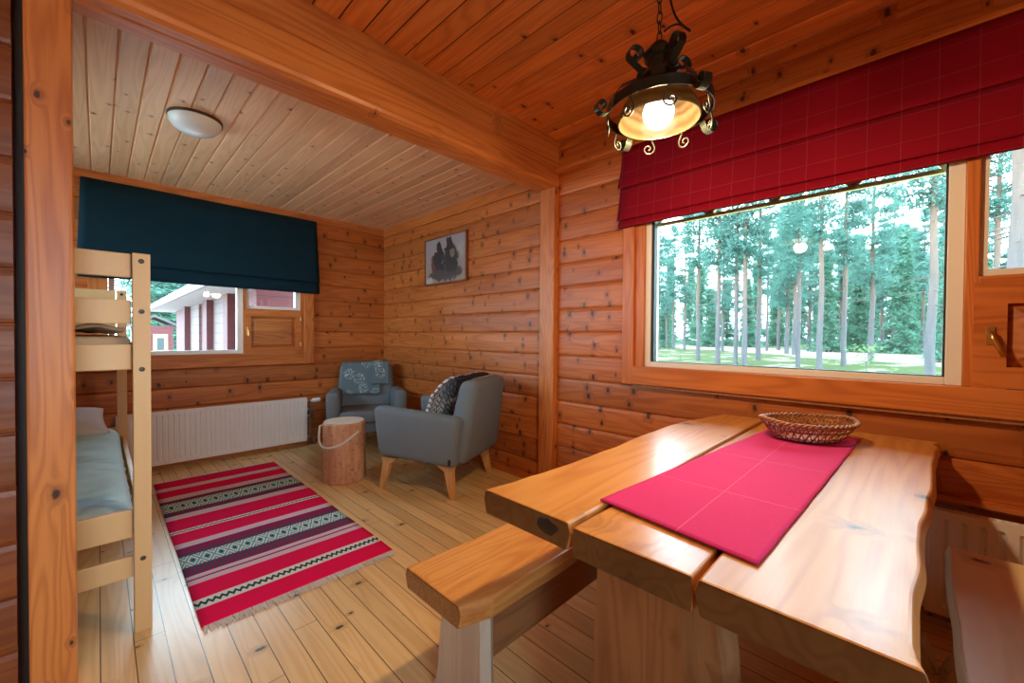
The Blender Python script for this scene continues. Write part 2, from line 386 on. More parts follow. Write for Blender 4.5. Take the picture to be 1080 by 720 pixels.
# ------------------------------------------------------------------ mesh helpers
def hexa(bm, p, r=0., seg=2):
    """p: 8 corners, bottom 4 (ccw) then top 4"""
    v = [bm.verts.new(q) for q in p]
    fs = [bm.faces.new([v[i] for i in f]) for f in ((3, 2, 1, 0), (4, 5, 6, 7), (0, 1, 5, 4), (1, 2, 6, 5), (2, 3, 7, 6), (3, 0, 4, 7))]
    if r > 0:
        es = list({e for f in fs for e in f.edges})
        bmesh.ops.bevel(bm, geom=es, offset=r, segments=seg, profile=.6, affect='EDGES', clamp_overlap=True)
def box(bm, x0, x1, y0, y1, z0, z1, r=0., seg=2):
    hexa(bm, [(x0, y0, z0), (x1, y0, z0), (x1, y1, z0), (x0, y1, z0), (x0, y0, z1), (x1, y0, z1), (x1, y1, z1), (x0, y1, z1)], r, seg)
def tube(bm, pts, rad, n=8, cap=True, closed=False):
    pts = [Vector(p) for p in pts]; m = len(pts); rings = []
    up = None
    for i, p in enumerate(pts):
        if closed: d = pts[(i+1) % m]-pts[i-1]
        else: d = pts[min(i+1, m-1)]-pts[max(i-1, 0)]
        d.normalize()
        if up is None:
            up = Vector((0, 0, 1)) if abs(d.z) < .9 else Vector((1, 0, 0))
        a = up.cross(d); a.normalize(); up = d.cross(a)
        r = rad[i] if isinstance(rad, (list, tuple)) else rad
        rings.append([bm.verts.new(p+a*(r*math.cos(2*PI*k/n))+up*(r*math.sin(2*PI*k/n))) for k in range(n)])
    for i in range(m if closed else m-1):
        A, B = rings[i], rings[(i+1) % m]
        for k in range(n): bm.faces.new((A[k], A[(k+1) % n], B[(k+1) % n], B[k]))
    if cap and not closed:
        bm.faces.new(rings[0][::-1]); bm.faces.new(rings[-1])
def lathe(bm, prof, n=32, c=(0, 0, 0), capb=False, capt=False):
    rings = []
    for r, z in prof:
        rings.append([bm.verts.new((c[0]+r*math.cos(2*PI*k/n), c[1]+r*math.sin(2*PI*k/n), c[2]+z)) for k in range(n)])
    for A, B in zip(rings, rings[1:]):
        for k in range(n): bm.faces.new((A[k], A[(k+1) % n], B[(k+1) % n], B[k]))
    if capb: bm.faces.new(rings[0][::-1])
    if capt: bm.faces.new(rings[-1])
def prism(bm, poly, h, axis='Z', at=0.):
    """poly of (a,b) extruded from `at` by h along axis"""
    def P(a, b, c): return {'Z': (a, b, c), 'Y': (a, c, b), 'X': (c, a, b)}[axis]
    A = [bm.verts.new(P(a, b, at)) for a, b in poly]; B = [bm.verts.new(P(a, b, at+h)) for a, b in poly]
    n = len(poly)
    bm.faces.new(A[::-1]); bm.faces.new(B)
    for k in range(n): bm.faces.new((A[k], A[(k+1) % n], B[(k+1) % n], B[k]))
def ribbon(bm, pts, wid, thick=.002):
    """flat strip: pts list of (point, side vector)"""
    rows = []
    for i, (p, s) in enumerate(pts):
        p = Vector(p); s = Vector(s).normalized()
        d = Vector(pts[min(i+1, len(pts)-1)][0])-Vector(pts[max(i-1, 0)][0]); d.normalize()
        nrm = d.cross(s).normalized()
        rows.append([bm.verts.new(p+s*(wid/2*a)+nrm*(thick/2*b)) for a, b in ((-1, -1), (1, -1), (1, 1), (-1, 1))])
    for A, B in zip(rows, rows[1:]):
        for k in range(4): bm.faces.new((A[k], A[(k+1) % 4], B[(k+1) % 4], B[k]))
    bm.faces.new(rows[0][::-1]); bm.faces.new(rows[-1])
def grid(bm, nu, nv, fn, thick=0.):
    vs = [[bm.verts.new(fn(i/(nu-1), j/(nv-1))) for j in range(nv)] for i in range(nu)]
    for i in range(nu-1):
        for j in range(nv-1): bm.faces.new((vs[i][j], vs[i+1][j], vs[i+1][j+1], vs[i][j+1]))

def obj(name, bm, mat, parent=None, smooth=False, bevel=0., solid=0., subd=0, recalc=True):
    if recalc: bmesh.ops.recalc_face_normals(bm, faces=bm.faces)
    me = bpy.data.meshes.new(name); bm.to_mesh(me); bm.free()
    if isinstance(mat, str): mat = M[mat]
    me.materials.append(mat)
    o = bpy.data.objects.new(name, me); C.objects.link(o)
    if parent is not None: o.parent = parent
    if smooth:
        for p in me.polygons: p.use_smooth = True
    if solid:
        md = o.modifiers.new('solid', 'SOLIDIFY'); md.thickness = solid; md.offset = 0
    if bevel:
        md = o.modifiers.new('bevel', 'BEVEL'); md.width = bevel; md.segments = 2; md.limit_method = 'ANGLE'; md.angle_limit = R(40)
    if subd:
        md = o.modifiers.new('subd', 'SUBSURF'); md.levels = subd; md.render_levels = subd
    return o
def nb(): return bmesh.new()
def bx(*a, **k):
    b = bmesh.new(); box(b, *a, **k); return b
def tag(o, label, cat, group=None, kind=None):
    if label: o['label'] = label
    if cat: o['category'] = cat
    if group: o['group'] = group
    if kind: o['kind'] = kind
    return o
def thing(name, label, cat, loc=(0, 0, 0), rotz=0., group=None):
    o = bpy.data.objects.new(name, None); C.objects.link(o); o.empty_display_size = .1
    o.location = loc; o.rotation_euler = (0, 0, rotz)
    return tag(o, label, cat, group)
def struct(name, bm, mat, label=None, **k):
    o = obj(name, bm, mat, None, **k); o['kind'] = 'structure'
    if label: o['label'] = label
    return o
def sroot(name, label):
    o = bpy.data.objects.new(name, None); C.objects.link(o); o['kind'] = 'structure'; o['label'] = label; return o
def dup(root, loc=None, rotz=None, label=None, group=None, scale=None):
    r = root.copy(); C.objects.link(r)
    for k in list(r.keys()):
        if k == 'group' and group is None: del r[k]
    if loc is not None: r.location = loc
    if rotz is not None: r.rotation_euler = (0, 0, rotz)
    if scale is not None: r.scale = scale
    if label: r['label'] = label
    if group: r['group'] = group
    for ch in list(root.children):
        c = ch.copy(); C.objects.link(c); c.parent = r
        for g in list(ch.children):
            d = g.copy(); C.objects.link(d); d.parent = c
    return r
def wav(x, s, a=1.): return a*mnoise.noise(Vector((x*3.1, s*7.7, .37)))

# ================================================================== SETTING
def log_profile(z0, z1, depth=.014):
    pts = []
    k0 = math.floor((z0-LOG0)/LOG)-1
    tt = [(0., depth), (.035, .004), (.10, .001), (.5, 0.), (.86, .003), (.955, .007), (.985, depth)]
    raw = []
    for k in range(k0, k0+40):
        for f, d in tt: raw.append((LOG0+(k+f)*LOG, d))
    def val(z):
        for (a, da), (b, db) in zip(raw, raw[1:]):
            if a <= z <= b: return da+(db-da)*(z-a)/(b-a)
    pts.append((z0, val(z0)))
    pts += [(z, d) for z, d in raw if z0 < z < z1]
    pts.append((z1, val(z1)))
    return pts
def log_wall(bm, axis, plane, sgn, u0, u1, z0, z1, thick=.14):
    """sgn: direction into the room along the other axis; plane is the log face"""
    pr = log_profile(z0, z1)
    poly = [(plane-sgn*d, z) for z, d in pr]+[(plane-sgn*thick, z1), (plane-sgn*thick, z0)]
    prism(bm, poly, u1-u0, axis, u0)
# in prism axis 'Y': (a,b,c)->(x=a,y=c,z=b); axis 'X': (x=c,y=a,z=b)
# ---- right wall with the big window opening
WY0, WY1, WZ0, WZ1 = -1.70, 1.30, .95, 2.06
b = nb()
log_wall(b, 'Y', XR, -1, -1.85, WY0, 0, CZ)
log_wall(b, 'Y', XR, -1, WY1, YB+.14, 0, CZ)
log_wall(b, 'Y', XR, -1, WY0, WY1, 0, WZ0)
log_wall(b, 'Y', XR, -1, WY0, WY1, WZ1, CZ)
struct('wall_right', b, 'log_y')
# ---- back wall of the alcove
VX0, VX1, VZ0, VZ1 = .03, 1.58, .95, 2.06
b = nb()
log_wall(b, 'X', YB, -1, -1.0, VX0, 0, CZ)
log_wall(b, 'X', YB, -1, VX1, XR+.14, 0, CZ)
log_wall(b, 'X', YB, -1, VX0, VX1, 0, VZ0)
log_wall(b, 'X', YB, -1, VX0, VX1, VZ1, CZ)
struct('wall_back', b, 'log_x')
# ---- alcove left wall, partition left of the post, room left and front walls
AY0, AY1, AZ0, AZ1 = 3.02, 4.62, 1.24, 2.40
b = nb()
log_wall(b, 'Y', -.86, 1, 2.16, AY0, 0, CZ, .1); log_wall(b, 'Y', -.86, 1, AY1, YB, 0, CZ, .1)
log_wall(b, 'Y', -.86, 1, AY0, AY1, 0, AZ0, .1); log_wall(b, 'Y', -.86, 1, AY0, AY1, AZ1, CZ, .1)
struct('wall_left', b, 'log_y')
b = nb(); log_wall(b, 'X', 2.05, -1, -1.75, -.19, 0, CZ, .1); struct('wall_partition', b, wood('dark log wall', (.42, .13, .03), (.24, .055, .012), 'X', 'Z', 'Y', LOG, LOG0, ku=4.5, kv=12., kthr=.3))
b = bx(-.215, -.12, 2.11, 2.15, 0, CZ); struct('trim_1', b, flat('gap shade board', (.05, .022, .010), .6))  # backs the gap beside the post; the gap's shade is its dark colour
b = nb()
log_wall(b, 'Y', -1.70, 1, -1.85, 2.1, 0, CZ, .1)
struct('wall_room_left', b, 'log_y')
FX0, FX1, FZ0, FZ1 = -1.35, .15, .95, 2.15
b = nb()
log_wall(b, 'X', -1.80, 1, -1.8, FX0, 0, CZ, .1); log_wall(b, 'X', -1.80, 1, FX1, XR+.1, 0, CZ, .1)
log_wall(b, 'X', -1.80, 1, FX0, FX1, 0, FZ0, .1); log_wall(b, 'X', -1.80, 1, FX0, FX1, FZ1, CZ, .1)
struct('wall_front', b, 'log_x')
# the windows behind the camera and behind the bunk
def plain_window(name, label, axis, p0, p1, a0, a1, z0, z1):
    w = sroot(name, label); b = nb()
    def B(bm, c0, c1, zz0, zz1, q0=p0, q1=p1):
        if axis == 'Y': box(bm, q0, q1, c0, c1, zz0, zz1)
        else: box(bm, c0, c1, q0, q1, zz0, zz1)
    B(b, a0, a1, z0, z0+.05); B(b, a0, a1, z1-.05, z1); B(b, a0, a0+.05, z0+.05, z1-.05); B(b, a1-.05, a1, z0+.05, z1-.05)
    am = (a0+a1)/2; B(b, am-.025, am+.025, z0+.05, z1-.05)
    obj('window_frame', b, 'white_frame', w)
    pm = (p0+p1)/2
    for c0, c1 in ((a0+.05, am-.025), (am+.025, a1-.05)):
        g = nb(); B(g, c0, c1, z0+.05, z1-.05, pm-.002, pm+.003); obj('pane', g, 'glass', w)
plain_window('window_3', 'window in the wall behind the camera', 'X', -1.88, -1.81, FX0, FX1, FZ0, FZ1)
plain_window('window_4', 'window in the alcove wall behind the bunk', 'Y', -.94, -.87, AY0, AY1, AZ0, AZ1)
# ---- floor
struct('floor', bx(-1.85, XR+.1, -1.9, YB+.1, -.08, 0), 'floor')
# ---- ceilings: tongue and groove boards with V grooves, extruded along y
def boards(bm, x0, x1, y0, y1, z, w, off, g=.006, t=.05):
    xs = [x0]; k = math.ceil((x0-off)/w)
    poly = [(x0, z)]
    while off+k*w < x1-g:
        x = off+k*w
        if x-g > x0: poly += [(x-g, z), (x, z+g*1.3), (x+g, z)]
        k += 1
    poly += [(x1, z), (x1, z+t), (x0, z+t)]
    prism(bm, poly, y1-y0, 'Y', y0)
b = nb(); boards(b, -1.8, XR+.1, -1.9, BY1, CZ, .1195, .0965, .009); struct('ceiling', b, 'ceil')
b = nb(); boards(b, -1.0, XR+.1, BY0+.1, YB+.1, CA, .1045, -.034, .007); struct('ceiling_alcove', b, 'ceil2')
# ---- the beam: two stacked timbers with a shadow gap, rounded lower arris
prof = [(BY0, CZ), (BY0-.012, CZ), (BY0-.012, CZ-.022), (BY0, CZ-.03), (BY0, 2.534), (BY0+.010, 2.530), (BY0+.010, 2.522), (BY0-.004, 2.518),
        (BY0-.004, 2.44), (BY0+.004, 2.434), (BY0-.002, 2.428), (BY0-.002, 2.372), (BY0+.006, 2.356), (BY0+.026, BZ), (BY0+.075, BZ), (BY0+.082, BZ+.006), (BY0+.09, BZ), (BY1-.03, BZ), (BY1-.008, BZ+.012), (BY1, BZ+.035), (BY1, CZ)]
b = nb(); prism(b, prof, 1.75+XR, 'X', -1.75); struct('trim_2', b, 'beam', 'heavy pine beam between room and alcove')
# ---- posts
def timber(x0, x1, y0, y1, z0, z1, r=.006): return bx(x0, x1, y0, y1, z0, z1, r=r, seg=2)
struct('trim_3', timber(-.161, -.058, BY0-.004, BY0+.12, 0, BZ), 'post', 'pine post at the left end of the beam')
struct('trim_4', timber(XR-.05, XR+.02, BY0, BY0+.145, 0, BZ), 'post', 'pine post against the right wall')
# ---- cornice boards
struct('trim_5', bx(-.86, XR, YB-.028, YB+.01, 2.43, CA), 'trim_x')
struct('trim_6', bx(XR-.02, XR+.01, BY1, YB-.028, 2.40, CA), 'trim_y')
struct('trim_7', bx(XR-.05, XR+.01, -1.8, BY0-.002, 2.452, 2.475), 'trim_y')
struct('baseboard_right', bx(XR-.022, XR+.01, BY1-.06, YB-.03, 0, .05), 'trim_y')
struct('baseboard_back', bx(-.86, XR-.03, YB-.022, YB+.01, 0, .05), 'trim_x')

# ================================================================== WINDOW 1 (right wall)
w1 = sroot('window_1', 'wide window looking out on the pine forest')
def part(name, bm, mat, root, label=None, **k):
    o = obj(name, bm, mat, root, **k)
    if label: o['label'] = label
    return o
XW = XR-.012
part('casing', bx(XW-.022, XR+.02, 1.325, 1.408, .882, 2.10, r=.004), 'trim_z', w1, 'vertical pine casing board left of the pane')
part('jamb', bx(XW-.002, XR+.06, 1.262, 1.325, 1.0, 2.08, r=.003), 'trim_z', w1, 'pine jamb')
part('sill', bx(XW-.030, XR+.06, WY0, 1.262+.063, .886, 1.003, r=.005), 'trim_y', w1, 'pine sill board')
part('sill_groove', bx(XW-.016, XR+.02, WY0, 1.33, .868, .886), 'rail', w1)
b = nb()
SX0, SX1 = XR+.005, XR+.07
box(b, SX0, SX1, 1.225, 1.262, 1.003, 2.06); box(b, SX0, SX1, -.142, -.092, 1.003, 2.06); box(b, SX0, SX1, -.092, 1.225, 1.003, 1.036); box(b, SX0, SX1, -.092, 1.225, 2.03, 2.06)
part('window_frame', b, 'white_frame', w1, 'thin white sash frame', bevel=.003)
b = nb()
gx0, gx1 = SX0+.012, SX1-.01
box(b, gx0, gx1, 1.208, 1.226, 1.034, 2.03); box(b, gx0, gx1, -.0935, -.085, 1.034, 2.03); box(b, gx0, gx1, -.09, 1.21, 1.034, 1.040)
part('gasket', b, 'gasket', w1, 'dark glazing gasket')
part('pane', bx(XR+.048, XR+.053, -.093, 1.226, 1.036, 2.03), 'glass', w1)
part('mullion', bx(XW-.004, XR+.06, -.180, -.142, 1.003, 2.06, r=.003), 'trim_z', w1, 'pine mullion')
b = nb()
box(b, SX0, SX1, -.205, -.180, 1.452, 2.06); box(b, SX0, SX1, -.80, -.77, 1.452, 2.06); box(b, SX0, SX1, -.77, -.205, 1.452, 1.478); box(b, SX0, SX1, -.77, -.205, 2.03, 2.06)
part('side_frame', b, 'white_frame', w1, 'white frame of the small side window')
part('side_pane', bx(XR+.048, XR+.053, -.77, -.205, 1.478, 2.03), 'glass', w1)
part('rail', bx(XW-.004, XR+.06, -.80, -.180, 1.424, 1.452, r=.003), 'trim_y', w1)
part('mullion', bx(XW-.004, XR+.06, -.85, -.80, 1.003, 2.06, r=.003), 'trim_z', w1)
b = nb()
box(b, SX0, SX1, -.885, -.85, 1.003, 2.06); box(b, SX0, SX1, -1.70, -1.66, 1.003, 2.06); box(b, SX0, SX1, -1.66, -.885, 1.003, 1.036); box(b, SX0, SX1, -1.66, -.885, 2.03, 2.06)
part('window_frame', b, 'white_frame', w1)
part('pane', bx(XR+.048, XR+.053, -1.66, -.885, 1.036, 2.03), 'glass', w1)
# vent hatch: mitred frame, raised panel, brass handle
hx = XW-.014
y0, y1, z0, z1, fw_ = -.168, -.81, 1.001, 1.426, .088
hb = nb()
for poly in ([(y0, z0), (y0, z1), (y0-fw_, z1-fw_), (y0-fw_, z0+fw_)], [(y1, z0), (y1+fw_, z0+fw_), (y1+fw_, z1-fw_), (y1, z1)],
             [(y0, z0), (y0-fw_, z0+fw_), (y1+fw_, z0+fw_), (y1, z0)], [(y0, z1), (y1, z1), (y1+fw_, z1-fw_), (y0-fw_, z1-fw_)]):
    prism(hb, poly, .045, 'X', hx)
hatch = part('vent_hatch', hb, 'trim_y', w1, 'closed pine ventilation hatch')
pb = nb()
ya, yb, za, zb = y0-fw_, y1+fw_, z0+fw_, z1-fw_
hexa(pb, [(hx+.028, ya, za), (hx+.028, yb, za), (hx+.028, yb, zb), (hx+.028, ya, zb), (hx+.010, ya-.045, za+.045), (hx+.010, yb+.045, za+.045), (hx+.010, yb+.045, zb-.045), (hx+.010, ya-.045, zb-.045)])
part('hatch_panel', pb, 'hatch', hatch, 'raised panel of the hatch')
pl = part('handle', bx(hx-.006, hx, -.226, -.200, 1.178, 1.248, r=.002), 'brass', hatch, 'brass turn handle')
b = nb(); tube(b, [(hx-.006, -.213, 1.222), (hx-.026, -.213, 1.222)], .009, 12)
tube(b, [(hx-.026, -.212, 1.226), (hx-.028, -.222, 1.195), (hx-.028, -.246, 1.130)], [.0085, .008, .0075], 8)
part('lever', b, 'brass', hatch, 'brass lever', smooth=True)
b = nb(); box(b, hx-.004, hx+.03, y1+fw_, y0-fw_, z0+.0, z0+.004); part('hatch_edge', b, 'gasket', hatch)

# decorative frame mounted outside the glass
dec = thing('window_fretwork', 'olive fretwork trim running along the top outside the wide window', 'trim', (0, 0, 0))
fx0, fx1 = XR+.085, XR+.105
obj('crossbar', bx(fx0, fx1, -.14, 1.26, 1.925, 1.946), 'olive', dec)
for yc in (1.225, .897, .557, .225, -.095):
    b = nb()
    for s in (-1, 1):
        prism(b, [(yc-.014*s, 1.945), (yc+.02*s, 1.945), (yc+.085*s, 2.03), (yc+.055*s, 2.03)], fx1-fx0, 'X', fx0)
    obj('v_bracket', b, 'olive', dec)
ofr = obj('side_strip', bx(fx0-.01, fx1+.02, 1.228, 1.252, 1.0, 2.06), 'cream_frame', dec); ofr['label'] = 'pale yellow vertical strip beside the pane'

# ================================================================== WINDOW 2 (back wall)
w2 = sroot('window_2', 'alcove window looking out on a red cabin')
YW = YB-.012
part('casing', bx(1.572, 1.668, YW-.022, YB+.02, .88, 2.10, r=.004), 'trim_z', w2, 'pine casing right of the vent hatch')
part('casing', bx(-.06, .055, YW-.022, YB+.02, .88, 2.10, r=.004), 'trim_z', w2, 'pine casing at the left end')
part('sill', bx(.055, 1.572, YW-.012, YB+.06, .88, 1.003, r=.004), 'trim_x', w2, 'pine sill board')
b = nb()
box(b, .058, .095, YB+.0, YB+.06, 1.005, 2.06); box(b, .958, 1.006, YB+.0, YB+.06, 1.005, 2.06); box(b, .095, .958, YB+.0, YB+.06, 1.005, 1.040); box(b, .095, .958, YB+.0, YB+.06, 2.03, 2.06)
part('window_frame', b, 'white_frame', w2, 'white sash frame')
part('pane', bx(.095, .958, YB+.043, YB+.048, 1.04, 2.03), 'glass', w2)
part('mullion', bx(1.006, 1.034, YW-.004, YB+.06, 1.003, 2.06), 'trim_z', w2)
b = nb()
box(b, 1.034, 1.06, YB, YB+.06, 1.452, 2.06); box(b, 1.49, 1.535, YB, YB+.06, 1.452, 2.06); box(b, 1.06, 1.49, YB, YB+.06, 1.452, 1.482); box(b, 1.06, 1.49, YB, YB+.06, 2.03, 2.06)
part('side_frame', b, 'white_frame', w2, 'white frame of the small window over the hatch')
part('side_pane', bx(1.06, 1.49, YB+.043, YB+.048, 1.482, 2.03), 'glass', w2)
part('stile', bx(1.535, 1.572, YW-.002, YB+.06, 1.003, 2.06), 'trim_z', w2)
part('rail', bx(1.034, 1.535, YW-.004, YB+.06, 1.428, 1.452), 'trim_x', w2)
hy = YW-.012
x0, x1, z0, z1, fw_ = 1.018, 1.540, 1.001, 1.430, .055
hb = nb()
for poly in ([(x0, z0), (x0, z1), (x0+fw_, z1-fw_), (x0+fw_, z0+fw_)], [(x1, z0), (x1-fw_, z0+fw_), (x1-fw_, z1-fw_), (x1, z1)],
             [(x0, z0), (x0+fw_, z0+fw_), (x1-fw_, z0+fw_), (x1, z0)], [(x0, z1), (x1, z1), (x1-fw_, z1-fw_), (x0+fw_, z1-fw_)]):
    prism(hb, poly, .04, 'Y', hy)
hatch2 = part('vent_hatch', hb, 'trim_x', w2, 'closed pine ventilation hatch')
pb = nb(); xa, xb, za, zb = x0+fw_, x1-fw_, z0+fw_, z1-fw_
hexa(pb, [(xa, hy+.025, za), (xb, hy+.025, za), (xb, hy+.025, zb), (xa, hy+.025, zb), (xa+.04, hy+.008, za+.04), (xb-.04, hy+.008, za+.04), (xb-.04, hy+.008, zb-.04), (xa+.04, hy+.008, zb-.04)])
part('hatch_panel', pb, 'hatch_x', hatch2, 'raised panel of the hatch')
b = nb(); box(b, 1.032, 1.052, hy-.006, hy, 1.19, 1.27, r=.002); tube(b, [(1.042, hy-.004, 1.235), (1.042, hy-.024, 1.235), (1.044, hy-.026, 1.18)], .007, 8)
part('handle', b, 'brass', hatch2, 'brass turn handle')
for z in (1.07, 1.34):
    b = nb(); tube(b, [(1.532, hy-.006, z), (1.532, hy-.006, z+.04)], .007, 8); part('hinge', b, 'brass', hatch2)

# ================================================================== BLINDS
def fold_strip(bm, prof, u0, u1, axis, nu=40, sag=.004, seed=1., flare=None):
    """cloth sheet: prof list of (offset from wall, z); returns grid along axis"""
    n = len(prof)
    vs = []
    for i in range(nu):
        row = []
        for j, (d, z) in enumerate(prof):
            f = i/(nu-1)
            e = flare(z) if flare else 0.
            u = u0-e+(u1-u0+2*e)*f
            wob = sag*mnoise.noise(Vector((u*2.2, z*3., seed)))
            zz = z+.5*sag*mnoise.noise(Vector((u*1.7, j*.2, seed+5)))
            row.append(bm.verts.new((XR-.012-d-wob, u, zz) if axis == 'Y' else (u, YB-.012-d-wob, zz)))
        vs.append(row)
    for i in range(nu-1):
        for j in range(n-1): bm.faces.new((vs[i][j], vs[i+1][j], vs[i+1][j+1], vs[i][j+1]))
rb = thing('roman_blind', 'red plaid roman blind half raised above the wide window', 'blind', (0, 0, 0))
b = nb(); fold_strip(b, [(.038, 2.447), (.040, 2.40), (.046, 2.30), (.060, 2.225), (.072, 2.19), (.070, 2.178), (.050, 2.185), (.040, 2.21)], WY0+.01, 1.405, 'Y', flare=lambda z: (2.447-z)*.06)
obj('upper_fold', b, 'plaid', rb, smooth=True, solid=.004)
b = nb(); fold_strip(b, [(.034, 2.225), (.040, 2.15), (.056, 2.03), (.068, 1.978), (.066, 1.968), (.050, 1.972), (.042, 1.99)], WY0+.01, 1.418, 'Y', seed=3., flare=lambda z: (2.225-z)*.03)
obj('middle_fold', b, 'plaid', rb, smooth=True, solid=.004)
b = nb(); fold_strip(b, [(.030, 1.995), (.044, 1.965), (.056, 1.942), (.054, 1.925), (.038, 1.923), (.028, 1.94)], WY0+.01, 1.425, 'Y', seed=4.)
obj('bottom_hem', b, 'plaid', rb, smooth=True, solid=.004)
obj('headrail', bx(XR-.045, XR-.010, WY0+.01, 1.395, 2.425, 2.446), 'trim_y', rb)
nbd = thing('roman_blind', 'dark navy roman blind above the alcove window', 'blind', (0, 0, 0))
b = nb(); fold_strip(b, [(.030, 2.435), (.034, 2.33), (.040, 2.1), (.052, 1.86), (.062, 1.78), (.060, 1.765), (.046, 1.772), (.034, 1.80)], -.095, 1.692, 'X', seed=8., sag=.007, flare=lambda z: (2.435-z)*.035)
obj('upper_fold', b, 'navy', nbd, smooth=True, solid=.004)
b = nb(); fold_strip(b, [(.028, 1.80), (.038, 1.76), (.052, 1.715), (.060, 1.668), (.054, 1.648), (.040, 1.645), (.028, 1.67)], -.115, 1.716, 'X', seed=12., sag=.012)
obj('bottom_fold', b, 'navy', nbd, smooth=True, solid=.004)
obj('headrail', bx(-.085, 1.685, YB-.038, YB-.010, 2.41, 2.432), 'trim_x', nbd)

# ================================================================== RADIATORS
def flutes(u0, u1, n, d0, d1):
    w = (u1-u0)/n; pts = []
    for k in range(n):
        a = u0+k*w
        pts += [(a, d0), (a+w*.18, d0), (a+w*.30, d1), (a+w*.88, d1)]
    pts += [(u1, d1)]
    return pts
def radiator(name, label, axis, wall, u0, u1, z0, z1, valve_u, nfl):
    r = thing(name, label, 'radiator', (0, 0, 0))
    def B(u_0, u_1, d0, d1, z_0, z_1, rr=0.):   # d = distance from the wall
        b = nb()
        if axis == 'X': box(b, u_0, u_1, wall-d1, wall-d0, z_0, z_1, r=rr)
        else: box(b, wall-d1, wall-d0, u_0, u_1, z_0, z_1, r=rr)
        return b
    # fluted front panel: flat margins top and bottom
    def fl(d, zz0, zz1):
        b = nb()
        fr = flutes(u0+.012, u1-.012, nfl, .092, .104)
        poly = [(u0, .10)]+fr+[(u1, .10), (u1, .085), (u0, .085)]
        A, Bq = [], []
        def P(u, dd, z): return (u, wall-dd, z) if axis == 'X' else (wall-dd, u, z)
        nq = len(poly)
        rows = []
        for z, m in ((zz0, 0.), (zz0+.03, 0.), (zz0+.045, 1.), (zz1-.045, 1.), (zz1-.03, 0.), (zz1, 0.)):
            rows.append([b.verts.new(P(u, (dd if (m or dd < .09) else .104), z)) for u, dd in poly])
        for A, Bq in zip(rows, rows[1:]):
            for k in range(nq): b.faces.new((A[k], A[(k+1) % nq], Bq[(k+1) % nq], Bq[k]))
        b.faces.new(rows[0][::-1]); b.faces.new(rows[-1])
        return b
    obj('front_panel', fl(0, z0, z1), 'white_metal', r)
    obj('rear_panel', B(u0+.01, u1-.01, .03, .045, z0+.01, z1-.01), 'white_metal', r)
    obj('side_cover', B(u0-.006, u0+.006, .028, .102, z0+.01, z1-.004, .002), 'white_metal', r)
    obj('side_cover', B(u1-.006, u1+.006, .028, .102, z0+.01, z1-.004, .002), 'white_metal', r)
    b = nb()
    for k in range(int((u1-u0)/.022)):
        u = u0+.01+k*.022
        if axis == 'X': box(b, u, u+.012, wall-.086, wall-.045, z1-.012, z1-.006)
        else: box(b, wall-.086, wall-.045, u, u+.012, z1-.012, z1-.006)
    if axis == 'X': box(b, u0, u1, wall-.09, wall-.086, z1-.014, z1-.004); box(b, u0, u1, wall-.046, wall-.04, z1-.014, z1-.004)
    else: box(b, wall-.09, wall-.086, u0, u1, z1-.014, z1-.004); box(b, wall-.046, wall-.04, u0, u1, z1-.014, z1-.004)
    obj('top_grille', b, 'white_metal', r)
    for u in (u0+.12, u1-.12):
        for dz in (z0+.06, z1-.10):
            b = nb()
            if axis == 'X': box(b, u-.015, u+.015, wall-.032, wall+.004, dz, dz+.04)
            else: box(b, wall-.032, wall+.004, u-.015, u+.015, dz, dz+.04)
            obj('wall_bracket', b, 'steel', r)
    return r
rad = radiator('radiator', 'long white panel radiator under the alcove window', 'X', YB-.012, .10, 1.565, .055, .517, 1.6, 38)
b = nb(); tube(b, [(1.571, 4.665, .478), (1.60, 4.665, .478), (1.612, 4.665, .468), (1.612, 4.665, 0.)], .0085, 10); obj('pipe', b, 'steel', rad, smooth=True)
b = nb(); tube(b, [(1.571, 4.665, .095), (1.585, 4.665, .095), (1.64, 4.665, .09), (1.648, 4.665, .08), (1.648, 4.665, 0.)], .0085, 10); obj('pipe', b, 'steel', rad, smooth=True)
b = nb(); tube(b, [(1.612, 4.665, .478), (1.632, 4.665, .478), (1.635, 4.665, .478), (1.70, 4.665, .480), (1.715, 4.665, .48)], [.010, .012, .021, .024, .018], 14); obj('thermostat_knob', b, 'white_metal', rad)['label'] = 'white thermostat knob'
b = nb(); lathe(b, [(.0, .014), (.018, .012), (.030, 0.)], 16, (1.612, 4.665, 0)); obj('pipe_collar', b, 'steel', rad)
b = nb(); lathe(b, [(.0, .014), (.018, .012), (.030, 0.)], 16, (1.648, 4.665, 0)); obj('pipe_collar', b, 'steel', rad)
rad2 = radiator('radiator', 'white ribbed radiator under the wide window behind the bench', 'Y', XR-.012, -1.25, -.045, .075, .50, 1.6, 24)
struct('trim_8', bx(XR-.045, XR+.01, -1.6, .9, .522, .545, r=.004), 'trim_y', 'narrow pine ledge above the radiator by the table')

# outlet
ol = thing('power_outlet', 'small wall outlet between radiator and corner armchair', 'outlet', (1.60, YB-.012, .30))
obj('cover_plate', bx(-.04, .04, -.022, .0, 0, .085, r=.006), 'outlet', ol)
b = nb(); lathe(b, [(.0, 0), (.024, 0), (.026, .004)], 20); bmesh.ops.rotate(b, matrix=Matrix.Rotation(R(90), 3, 'X'), verts=b.verts); bmesh.ops.translate(b, vec=(0, -.0225, .042), verts=b.verts)
obj('socket_well', b, 'bolt', ol)

